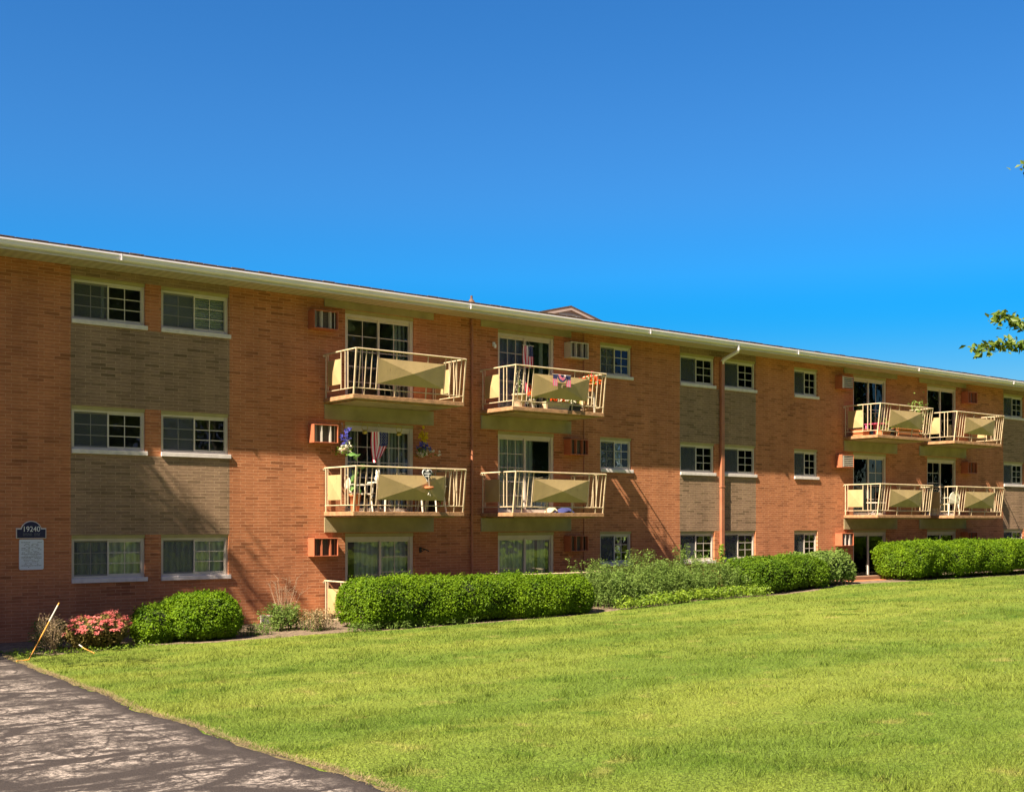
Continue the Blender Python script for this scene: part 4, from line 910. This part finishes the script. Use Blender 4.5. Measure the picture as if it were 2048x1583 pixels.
# ------------------------------------------------------------------ balcony furnishings
def flag(name, label, loc, W, H, gather):
    """flag hung by its short edge: vertical stripes, star field at the upper right"""
    t = thing(name, label, 'flag', loc); nx, nz = 13*2, 26; m = MB(); V = []
    for j in range(nz+1):
        f = j/nz
        for i in range(nx+1):
            u = i/nx; x = (u-.5)*W; z = -H*f
            g_ = gather*max(0, f-.35)/.65; x = x*(1-.72*g_) - .22*W*g_; z = z*(1 - .18*(1-abs(u-.25))*g_*(1 if u > .3 else .2))
            if u > .3: z += H*.22*g_*(u-.3)
            y = .03*math.sin(u*9+f*3)*(.3+f) + .02*math.sin(u*21)
            V.append((x, y, z))
    cells = {0: [], 1: [], 2: []}
    for j in range(nz):
        for i in range(nx):
            q = (j*(nx+1)+i, j*(nx+1)+i+1, (j+1)*(nx+1)+i+1, (j+1)*(nx+1)+i)
            cells[2 if (i >= nx-14 and j < nz*.44) else (i//2) % 2].append(q)
    for k in cells: m.mesh(V, cells[k], k, True)
    for a in range(9):                                                 # star dots
        for b in range(5 if a % 2 else 6):
            u = 1 - (14/nx)*((b+.6+(a % 2)*.5)/6.2); f = .42*(a+.6)/9.2; x = (u-.5)*W; z = -H*f; y = .03*math.sin(u*9+f*3)*(.3+f) + .02*math.sin(u*21) - .004; s_ = W*.013
            m.face([(x-s_, y, z), (x, y, z-s_), (x+s_, y, z), (x, y, z+s_)], 1)
    m.build('cloth', [M['red'], M['flagwhite'], M['flagblue']], t)
    m = MB(); m.tube([(-W*.55, 0, .01), (W*.55, 0, .01)], .009, 6); m.build('rod', M['white'], t)
    m = MB(); m.tube([(-W*.2, 0, .02), (0, .05, .2), (W*.2, 0, .02)], .004, 5); m.build('cord', M['white'], t)
flag('hanging_flag', 'gathered stars and stripes flag hanging in the middle floor door between two flower baskets', (15.82, -.3, 4.74), .5, .78, .85)
flag('hanging_flag', 'small straight stars and stripes flag hanging in the open top balcony door', (20.42, -.5, 7.28), .36, .6, .1)
def basket(label, x, z, up, petals):
    t = thing('flower_basket', label, 'flower basket', (x, -.22, z)); m = MB()
    m.lathe([(.03, 0), (.12, .06), (.16, .15), (.15, .15)], (0, 0, 0), 12); m.build('basket', M['wicker'], t)
    m = MB(); m.tube([(0, .2, .75), (0, .0, .75), (0, 0, .62), (0, 0, .1)], .008, 5); m.build('bracket', M['dark'], t)
    P = RNG.normal(0, 1, (150, 3))*np.array([.13, .09, .07]) + np.array([0, -.03, .13]); leaf_mesh('foliage', P, P*2+np.array([0, -.3, .3]), .07, M['hedge2'], t, .5)
    for mt, n, cx_, cz_, sx_, sz_ in petals:
        c_ = RNG.normal(0, 1, (n, 3))*np.array([sx_, .05, sz_]) + np.array([cx_, -.1, cz_]); Pp = (c_[:, None] + RNG.normal(0, .018, (n, 9, 3))).reshape(-1, 3)
        leaf_mesh('flowers', Pp, np.tile([0., -1, .3], (len(Pp), 1)), .042, M[mt], t, .8)
    return t
basket('hanging basket of blue and white flowers left of the middle floor door', 14.80, 4.16, 0, [('bluepetal', 26, .05, .42, .06, .13), ('whitepetal', 16, .0, .16, .13, .08)])
basket('hanging basket of yellow and blue flowers right of the middle floor door', 17.14, 4.16, 0, [('yellowpetal', 34, -.02, .50, .05, .12), ('bluepetal', 28, .0, .26, .1, .06), ('whitepetal', 12, .08, .10, .18, .07)])
def hoop(label, x, z):
    t = thing('wire_hoop', label, 'ornament', (x, -.25, z)); m = MB(); m.tube([(.085*math.cos(a_), 0, .12+.085*math.sin(a_)) for a_ in [6.2832*q/16 for q in range(17)]], .008, 6); m.build('ring', M['gold'], t)
    m = MB(); m.lathe([(.01, -.02), (.07, 0), (.06, .07), (.02, .09)], (0, 0, -.03), 10); m.build('cup', M['gold'], t)
    m = MB(); m.tube([(0, 0, .2), (0, .1, .3), (0, .22, .32)], .005, 5); m.build('hook', M['gold'], t)
hoop('gold wire hoop ornament above the left half of the middle floor flag door', 15.42, 4.72)
hoop('gold wire hoop ornament right of the gathered flag', 16.42, 4.72)
def chair(label, loc, rot, mat='white', s=1.0, group=None):
    t = thing('plastic_chair', label, 'chair', loc, group); t.rotation_euler = (0, 0, rot); t.scale = (s, s, s)
    def bl(m, nm): m.build(nm, M[mat], t)
    m = MB(); m.box(-.25, .25, -.24, .24, .41, .44); m.box(-.25, .25, -.26, -.24, .38, .44); bl(m, 'seat')
    m = MB(); n = 10; V = []
    for dy in (0, .025):
        for q in range(n+1):
            a_ = math.pi*q/n; V.append((.25*math.cos(a_), .24+.10+dy - .06*abs(math.cos(a_)), .62+.27*math.sin(a_)))
        V.append((-.24, .24+dy, .45)); V.append((.24, .24+dy, .45))
    k = n+3; m.mesh(V, [tuple(range(k)), tuple(reversed(range(k, 2*k)))] + [(q, (q+1) % k, (q+1) % k+k, q+k) for q in range(k)]); bl(m, 'backrest')
    for sx_ in (-1, 1):
        for y0 in (-.22, .24):
            m = MB(); m.tube([(sx_*.22, y0, .43), (sx_*.27, y0*1.15, 0)], .026, 6, 0, .02); bl(m, 'leg')
        m = MB(); m.box(sx_*.27-.03, sx_*.27+.03, -.24, .27, .64, .665); m.tube([(sx_*.27, -.22, .65), (sx_*.25, -.23, .43)], .022, 6); bl(m, 'armrest')
    return t
Z1, Z2 = ST + .001, 2*ST + .001
chair('white plastic chair at the left end of the table on the flag balcony', (14.98, -.72, Z1), R(75))
chair('white plastic chair at the right end of the table on the flag balcony', (17.05, -.78, Z1), R(-62))
t = thing('patio_table', 'plastic table with a grey cloth behind the panel under the hanging flag', 'table', (16.05, -.72, Z1)); m = MB(); m.box(-.62, .62, -.38, .38, .70, .73); m.build('tabletop', M['white'], t, .005)
m = MB(); m.box(-.6, .45, -.385, .385, .731, .742); m.box(-.6, .45, -.394, -.386, .60, .742); m.build('tablecloth', M['grey'], t)
for sx_ in (-1, 1):
    for sy_ in (-1, 1):
        m = MB(); m.tube([(sx_*.5, sy_*.3, .70), (sx_*.55, sy_*.33, 0)], .035, 6, 0, .025); m.build('leg', M['white'], t)
t = thing('garden_ornament', 'small white figure ornament sitting on the table behind the left balcony bars', 'ornament', (15.42, -.85, Z1+.743)); m = MB(); m.lathe([(.06, 0), (.085, .05), (.06, .13), (.045, .15), (.06, .19), (.045, .235), (.01, .25)], (0, 0, 0), 12); m.build('body', M['white'], t)
m = MB(); m.lathe([(.02, 0), (.022, .03), (.002, .055)], (-.035, 0, .225), 6); m.lathe([(.02, 0), (.022, .03), (.002, .055)], (.035, 0, .225), 6); m.build('ears', M['white'], t)
for lx, lab in ((15.32, 'dark round stool under the left half of the table'), (16.62, 'dark round stool under the right half of the table')):
    t = thing('round_stool', lab, 'stool', (lx+.1, -.62, Z1)); m = MB(); m.lathe([(.2, .33), (.23, .35), (.22, .40), (.02, .41)], (0, 0, 0), 14); m.build('seat', M['dark'], t)
    for q in range(4):
        m = MB(); a_ = .78+1.57*q; m.tube([(.15*math.cos(a_), .15*math.sin(a_), .34), (.2*math.cos(a_), .2*math.sin(a_), 0)], .018, 6); m.build('leg', M['grey'], t)
def rail_y(z, zf): return -BD + .03 + (-.13)*(z-zf)/1.06
t = thing('heart_sign', 'black heart shaped sign with white lettering hooked on the balcony rail', 'sign', (16.40, rail_y(1.05, 0)-.05, Z1+.70))
pts = []
for q in range(36):
    a_ = 2*math.pi*q/36; pts.append((.0092*16*math.sin(a_)**3*.86, .0092*(13*math.cos(a_)-5*math.cos(2*a_)-2*math.cos(3*a_)-math.cos(4*a_)) + .21))
pts = pts[::-1]
m = MB(); m.prism([(x*1.12, (z-.2)*1.12+.2) for x, z in pts], -.008, .008); m.build('border', M['whitepaint'], t); m = MB(); m.prism(pts, -.014, -.0085); m.build('plate', M['dark'], t)
m = MB()
for zz, ln in ((.27, .05), (.21, .085), (.15, .06)):
    xq = -ln
    while xq < ln: l_ = random.uniform(.012, .03); m.box(xq, min(xq+l_, ln), -.017, -.0145, zz, zz+.032); xq += l_+.008
m.build('lettering', M['whitepaint'], t)
t = thing('bird_feeder', 'small terracotta dish hanging on the front panel below the heart sign', 'feeder', (16.42, rail_y(.6, 0)-.17, Z1+.54)); m = MB(); m.lathe([(.03, 0), (.11, .02), (.12, .07), (.1, .075)], (0, 0, 0), 14); m.build('dish', M['terra'], t); m = MB(); m.tube([(0, 0, .05), (0, .03, .3), (0, .08, .5)], .004, 5); m.build('cord', M['white'], t)
m = MB(); m.tube([(0, 0, -.02), (.03, 0, -.15)], .008, 5); m.tube([(0, 0, -.06), (-.04, 0, -.13)], .008, 5); m.build('tassel', M['white'], t)
def potted(name, label, loc, pot, r, h, leafm, n, ls, spread, height, flower=None, fn=0, big=False, cat='potted plant'):
    t = thing(name, label, cat, loc); m = MB(); m.lathe([(r*.7, 0), (r*.95, h*.85), (r*1.05, h*.86), (r*1.05, h), (r*.9, h), (r*.85, h*.9)], (0, 0, 0), 14); m.build('pot', M[pot], t)
    if n:
        P = RNG.normal(0, 1, (n, 3))*np.array([spread, spread, height*.3]) + np.array([0, 0, h+height*.5]); N = np.stack([P[:, 0], P[:, 1], np.full(n, .5)*spread], -1)/spread
        leaf_mesh('foliage', P, N, ls, M[leafm], t, .45 if not big else .4, .5, droop=.2)
        m = MB()
        for q in range(6): a_ = q*1.05; m.tube([(0, 0, h*.9), (spread*.5*math.cos(a_), spread*.5*math.sin(a_), h+height*.6)], .006, 4)
        m.build('stems', M['weed'], t)
    if flower:
        c_ = RNG.normal(0, 1, (fn, 3))*np.array([spread, spread*.8, height*.22]) + np.array([0, -spread*.4, h+height*.7]); Pp = (c_[:, None] + RNG.normal(0, .014, (fn, 10, 3))).reshape(-1, 3)
        leaf_mesh('flowers', Pp, np.tile([-.3, -.8, .6], (len(Pp), 1)), .038, M[flower], t, .8)
    return t
potted('potted_plant', 'big leaved green plant rising above the rail left of the flag door', (14.72, -.95, Z1), 'terra', .14, .42, 'houseplant', 13, .30, .13, .95, big=True)
potted('potted_plant', 'dark leaved plant beside the wall right of the flag door', (17.36, -.35, Z1), 'dark', .13, .3, 'hedge2', 26, .3, .1, .8, big=True)
# top balcony with the bunting
potted('wicker_pot', 'pale wicker pot with bare white twigs behind the corner post', (19.62, -1.1, Z2), 'wicker', .19, .36, 'whitepetal', 40, .05, .08, .6)
t = thing('small_flag', 'small red and white flag on a stick in the wicker pot', 'flag', (19.78, -1.08, Z2+.3)); m = MB(); m.tube([(0, 0, 0), (.03, 0, .6)], .006, 5); m.build('stick', M['white'], t); m = MB()
for q in range(6): m.mesh([(.02+.035*q, .01*math.sin(q), .5-.05*q), (.055+.035*q, .01*math.sin(q+1), .45-.05*q), (.03+.035*q, .01*math.sin(q+1), .2-.05*q), (-.005+.035*q, .01*math.sin(q), .25-.05*q)], [(0, 1, 2, 3)], q % 2)
m.build('cloth', [M['red'], M['flagwhite']], t)
potted('flower_pot', 'white pot of red and yellow flowers left of the long planter', (20.02, -1.15, Z2), 'white', .1, .24, 'cover', 70, .06, .08, .2, 'redpetal', 14, cat='flower pot')
def planter(label, loc, W, D_, H, pot, leafm, n, flowers, ls=.06, spreadz=.07):
    t = thing('planter_box', label, 'planter', loc); m = MB()
    m.mesh([(-W*.46, -D_*.42, 0), (W*.46, -D_*.42, 0), (W*.46, D_*.42, 0), (-W*.46, D_*.42, 0), (-W/2, -D_/2, H), (W/2, -D_/2, H), (W/2, D_/2, H), (-W/2, D_/2, H)], [(0, 3, 2, 1), (4, 5, 6, 7), (0, 1, 5, 4), (1, 2, 6, 5), (2, 3, 7, 6), (3, 0, 4, 7)])
    m.box(-W/2-.012, W/2+.012, -D_/2-.012, D_/2+.012, H-.03, H-.002); m.build('trough', M[pot], t, .004)
    P = RNG.uniform(-1, 1, (n, 3))*np.array([W*.48, D_*.4, spreadz]) + np.array([0, 0, H+spreadz]); leaf_mesh('foliage', P, np.tile([0., -.3, 1], (n, 1)), ls, M[leafm], t, .5)
    for mt, k, xa, xb in flowers:
        c_ = np.stack([RNG.uniform(xa*W, xb*W, k), RNG.uniform(-.5, .3, k)*D_, H+RNG.uniform(.05, .05+2*spreadz, k)], -1); Pp = (c_[:, None] + RNG.normal(0, .016, (k, 11, 3))).reshape(-1, 3)
        leaf_mesh('flowers', Pp, np.tile([-.2, -.8, .6], (len(Pp), 1)), .042, M[mt], t, .8)
    return t
planter('long pale trough of red orange and white flowers under the bunting panel', (20.85, -1.16, Z2), .80, .24, .21, 'cream', 'hedge2', 160, [('redpetal', 20, -.48, .0), ('whitepetal', 6, .0, .2), ('redpetal', 6, .1, .3), ('whitepetal', 8, .3, .5)])
planter('dark trough of white flowers beside the long pale trough', (21.5, -1.1, Z2), .42, .24, .2, 'dark', 'hedge2', 90, [('whitepetal', 9, -.45, .45)])
t = thing('hanging_pot', 'orange pot of red and yellow flowers hung on the right rail of the bunting balcony', 'flower pot', (22.12, -1.15, Z2+.60)); m = MB(); m.lathe([(.085, 0), (.13, .17), (.14, .17), (.14, .2), (.11, .2)], (0, 0, 0), 14); m.build('pot', M['terra'], t)
m = MB(); m.tube([(0, .0, .18), (.0, -.04, .55), (.1, 0, .56)], .005, 5); m.build('hanger', M['red'], t)
P = RNG.normal(0, 1, (120, 3))*np.array([.12, .1, .06]) + np.array([0, 0, .26]); leaf_mesh('foliage', P, P+np.array([0, -.1, .2]), .06, M['cover'], t)
c_ = RNG.normal(0, 1, (30, 3))*np.array([.13, .1, .06]) + np.array([-.02, -.05, .30]); Pp = (c_[:, None]+RNG.normal(0, .015, (30, 9, 3))).reshape(-1, 3); leaf_mesh('flowers', Pp, np.tile([-.4, -.7, .5], (len(Pp), 1)), .042, M['redpetal'], t, .8)
t = thing('metal_chair', 'white metal framed chair at the right end of the bunting balcony', 'chair', (22.0, -.95, Z2)); m = MB(); m.box(-.2, .2, -.2, .2, .42, .45); m.build('seat', M['white'], t); m = MB(); m.box(-.19, .19, .2, .225, .55, .88); m.build('backrest', M['cream'], t)
for sx_ in (-1, 1):
    m = MB(); m.tube([(sx_*.22, -.22, 0), (sx_*.22, -.22, .55), (sx_*.22, -.16, .64), (sx_*.22, .2, .66), (sx_*.22, .24, .88)], .015, 6); m.build('arm_frame', M['white'], t); m = MB(); m.tube([(sx_*.22, .22, 0), (sx_*.22, .21, .6)], .015, 6); m.build('leg', M['white'], t)
t = thing('bunting', 'patriotic bunting fan with two small flags draped over the top balcony panel', 'bunting', (20.72, rail_y(.9, 0)-.085, Z2+.60))
m = MB(); 
for sx_ in (-1, 1):
    for q in range(5):
        x0 = sx_*.235 - .075 + .03*q; m.face([(x0, -.005*(q % 2), 0), (x0+.03, -.005*((q+1) % 2), 0), (x0+.03, -.005*((q+1) % 2), .19), (x0, -.005*(q % 2), .19)], q % 2)
    m.face([(sx_*.235-.075, -.004, .19), (sx_*.235+.075, -.004, .19), (sx_*.235+.075, -.004, .30), (sx_*.235-.075, -.004, .30)], 2)
m.build('flags', [M['pink'], M['flagwhite'], M['flagblue']], t)
m = MB()
for q in range(20):
    a0, a1 = math.pi*(1+q/20), math.pi*(1+(q+1)/20)
    for r0, r1, mi_ in ((0, .06, 2), (.06, .13, q % 2), (.13, .17, 2)):
        m.face([(r0*math.cos(a0), -.01-.01*(q % 2), .30+r0*math.sin(a0)), (r1*math.cos(a0), -.01-.01*(q % 2), .30+r1*math.sin(a0)*1.15), (r1*math.cos(a1), -.01-.01*((q+1) % 2), .30+r1*math.sin(a1)*1.15), (r0*math.cos(a1), -.01-.01*((q+1) % 2), .30+r0*math.sin(a1))], mi_)
m.build('fan', [M['pink'], M['flagwhite'], M['flagblue']], t)
m = MB(); m.tube([(-.32, 0, .305), (.32, 0, .305)], .006, 5); m.build('cord', M['white'], t)
# cloths lying on the middle balcony
def cloth(label, loc, mat, W, H):
    V = []; n = 12
    for j in range(n+1):
        for i in range(n+1):
            u, v = i/n*2-1, j/n*2-1; r = max(0, 1-(u*u*.9+v*v*.9)); V.append((u*W, v*.2, H*r**.7*(1+.3*math.sin(u*7+v*5)) + .004))
    m = MB(); m.mesh(V, [(j*(n+1)+i, j*(n+1)+i+1, (j+1)*(n+1)+i+1, (j+1)*(n+1)+i) for j in range(n) for i in range(n)], 0, True); o = m.build('crumpled_cloth', M[mat], None); o.location = loc; tag(o, label, 'cloth')
cloth('pale crumpled cloth lying on the slab of the balcony below the bunting', (20.75, -1.08, Z1), 'wicker', .17, .13)
cloth('dark crumpled cloth lying beside the pale one on the same balcony', (21.25, -1.05, Z1), 'flagblue', .28, .13)
# far top balcony with planters
t = thing('side_table', 'pink plastic side table among the terracotta planters', 'table', (36.0, -.75, Z2)); m = MB(); m.box(-.3, .3, -.3, .3, .42, .46); m.build('tabletop', M['pink'], t)
for sx_ in (-1, 1):
    for sy_ in (-1, 1): m = MB(); m.box(sx_*.24-.03, sx_*.24+.03, sy_*.24-.03, sy_*.24+.03, 0, .42); m.build('leg', M['pink'], t)
planter('square terracotta planter behind the left panel of the planter balcony', (35.42, -.5, Z2), .4, .5, .24, 'terra', 'cover', 20, [])
planter('plain terracotta box at the front left corner of the planter balcony', (35.85, -1.12, Z2), .55, .26, .18, 'terra', 'weed', 14, [])
planter('long terracotta trough with trailing greenery at the front of the planter balcony', (37.2, -1.13, Z2), 1.3, .26, .30, 'terra', 'cover', 110, [], .07, .09)
potted('potted_plant', 'bushy green plant left of the faceted panel on the planter balcony', (36.4, -1.05, Z2), 'dark', .16, .25, 'weed', 130, .11, .15, .35)
potted('potted_plant', 'tall leafy plant at the right end of the planter balcony', (38.12, -1.0, Z2), 'terra', .18, .28, 'weed', 330, .11, .17, 1.0)
# far middle balconies
chair('white plastic chair on the last middle balcony, seen behind the corner post', (40.25, -.95, Z1), R(165))
t = thing('bucket', 'white bucket in front of the grey panel beside the white chair', 'bucket', (40.1, -.45, Z1)); m = MB(); m.lathe([(.11, 0), (.14, .3), (.15, .3), (.15, .32), (.125, .32)], (0, 0, 0), 14); m.build('body', M['white'], t); m = MB(); m.tube([(.145*math.cos(a_), 0, .3+.14*math.sin(a_)) for a_ in [3.1416*q/10 for q in range(11)]], .005, 5); m.build('handle', M['dark'], t)
t = thing('side_table', 'small grey white side table behind the left panel of the far middle balcony', 'table', (36.05, -.7, Z1)); m = MB(); m.box(-.25, .25, -.22, .22, .42, .45); m.build('tabletop', M['white'], t)
for sx_ in (-1, 1):
    m = MB(); m.tube([(sx_*.2, -.18, .42), (-sx_*.2, .15, 0)], .014, 6); m.build('leg', M['grey'], t)

# ------------------------------------------------------------------ trees
def tree(name, label, loc, h, crown, r, nb, nl, ls, seed, group=None, mat='treeleaf', low=.3, flat=1.0):
    rn = random.Random(seed); t = thing(name, label, 'tree', loc, group); m = MB(); tips = []
    m.tube([(0, 0, -.2), (.05, .03, h*.3), (-.04, .02, h*.6), (.02, 0, h*.92)], .035*h/2.2, 10, 0, .01*h/2.2)
    for i in range(nb):
        f = low + (1-low)*rn.random()**.9; a_ = i*2.4 + rn.uniform(-.4, .4); ln = r*(1.12-.55*abs(f-.5)*1.6)*rn.uniform(.75, 1.08); z0 = h*f*.86
        p0 = Vector((0, 0, z0)); p2 = Vector((math.cos(a_)*ln, math.sin(a_)*ln, z0 + h*rn.uniform(-.06, .14)*flat)); p1 = p0.lerp(p2, .5) + Vector((0, 0, .05*h))
        m.tube([p0, p1, p2], .012*h/2.2, 6, 0, .003*h/2.2)
        for q in range(7):
            b0 = (p0.lerp(p1, rn.uniform(.4, 1)) if q < 2 else p1.lerp(p2, rn.random())); e = b0 + Vector((rn.gauss(0, .22)*r, rn.gauss(0, .22)*r, rn.gauss(.02, .13)*r)); m.tube([b0, e], .004*h/2.2, 5, 0, .0015*h/2.2); tips.append((b0, e))
        tips.append((p1, p2))
    m.build('trunk', M['bark'], t)
    P = []
    for i in range(nl):
        b0, e = tips[i % len(tips)]; f = rn.random()**.7; P.append(b0.lerp(e, f) + Vector((rn.gauss(0, crown), rn.gauss(0, crown), rn.gauss(-.02, crown))))
    leaf_mesh('crown', np.array(P), np.tile([0, 0, 1.], (len(P), 1)) + RNG.normal(0, .5, (len(P), 3)), ls, M[mat], t, .6, .9, droop=.35)
    return t
# stands just outside the right edge, two of its branches reach into the picture
def near_tree():
    bx, by = 19.3, -17.0; zg = float(gz(bx, by))
    t = thing('near_tree', 'nearby tree whose leafy twigs reach in from the right against the sky', 'tree', (bx, by, zg)); m = MB(); P = []
    m.tube([(0, 0, -.2), (.03, .04, 1.5), (-.05, 0, 3.4), (.06, .05, 6.2), (0, 0, 8.6)], .15, 10, 0, .03)
    rn = random.Random(5); br = []
    def pix(px, py, s):
        tt = (px-1024)/2380; return Vector((s*(.622+.783*tt), s*(.783-.622*tt)-25.5, 2.5+(1044-py)/2380*s)) - Vector((bx, by, zg))
    br.append(([(0, 0, 3.2), pix(2140, 700, 18), pix(2062, 690, 18), pix(2000, 690, 18), pix(1945, 702, 18)], 300))
    br.append(([(0, 0, 3.6), pix(2150, 650, 18.3), pix(2060, 652, 18.2), pix(2020, 640, 18.2), pix(1990, 629, 18.2)], 210))
    br.append(([(0, 0, 6), pix(2140, 380, 18), pix(2080, 345, 18), pix(2048, 330, 18)], 80))
    for i in range(16):
        z0 = rn.uniform(3.0, 8); a_ = rn.uniform(-1.6, 1.5) - .65; ln = rn.uniform(1.2, 2.6)
        br.append(([(0, 0, z0), (math.cos(a_)*ln*.5, math.sin(a_)*ln*.5, z0+.4), (math.cos(a_)*ln, math.sin(a_)*ln, z0+rn.uniform(.1, .8))], 170))
    for pts, n in br:
        pts = [Vector(p) for p in pts]; m.tube(pts, .03 if len(pts) < 4 else .022, 6, 0, .005)
        if len(pts) >= 4: lo = 1.3
        else: lo = .4
        for q in range(n):
            f = rn.uniform(lo, len(pts)-1.0001); i = int(f); b = pts[i].lerp(pts[i+1], f-i); sp = .07 if len(pts) >= 4 else .2
            P.append(b + Vector((rn.gauss(0, sp), rn.gauss(0, sp), rn.gauss(-.005, sp*.75))))
    m.build('trunk', M['bark'], t); leaf_mesh('crown', np.array(P), np.tile([-.4, -.4, .8], (len(P), 1)) + RNG.normal(0, .5, (len(P), 3)), .105, M['treeleaf'], t, .62, .8, droop=.4)
near_tree()
# tall tree off the left end of the building, its shade dapples the brick
tree('shade_tree', 'tall tree beyond the left end of the building that shades its brick', (-1.4, -1.3, .03), 15.0, .34, 3.6, 52, 27000, .25, 3, low=.40)
# the wood across the road, seen only mirrored in the window glass
P = []; N = []
tb = MB()
for i in range(40):
    x = 6 + i*4.2 + random.uniform(-1.5, 1.5); y = -50 - random.uniform(0, 12); h = random.uniform(19, 29); z0 = .9
    tb.tube([(x, y, 0), (x, y, h*.6)], .3, 6)
    for q in range(1100):
        a_ = RNG.normal(0, 1, 3); a_ /= np.linalg.norm(a_); rr = RNG.uniform(.55, 1)
        p_ = np.array([x, y, z0+h*.58]) + a_*rr*np.array([4.2, 3.6, h*.44]); P.append(p_); N.append(a_)
bk = leaf_mesh('treeline', np.array(P), np.array(N), 1.0, M['forest'], None, .7, 1.0)
kind(bk, 'stuff', 'wood of dark green trees mirrored in the window glass', 'trees')

# repeats of one kind share a group
for pre, grp in (('flower_basket', 'flower baskets hanging beside the middle floor door'), ('wire_hoop', 'wire hoops above the middle floor door'), ('plastic_chair', 'white plastic chairs on the balconies'),
                 ('round_stool', 'stools under the balcony table'), ('hanging_flag', 'flags hanging in the balcony doors'), ('hedge', 'clipped hedges along the building'), ('round_bush', 'round bushes in the bed'),
                 ('planter_box', 'planter boxes on the top balconies'), ('driveway_stake', 'orange driveway stakes'), ('low_plant', 'low plants beside the long hedge')):
    for o in COL.objects:
        if o.parent is None and o.name.split('.')[0] == pre: o['group'] = grp
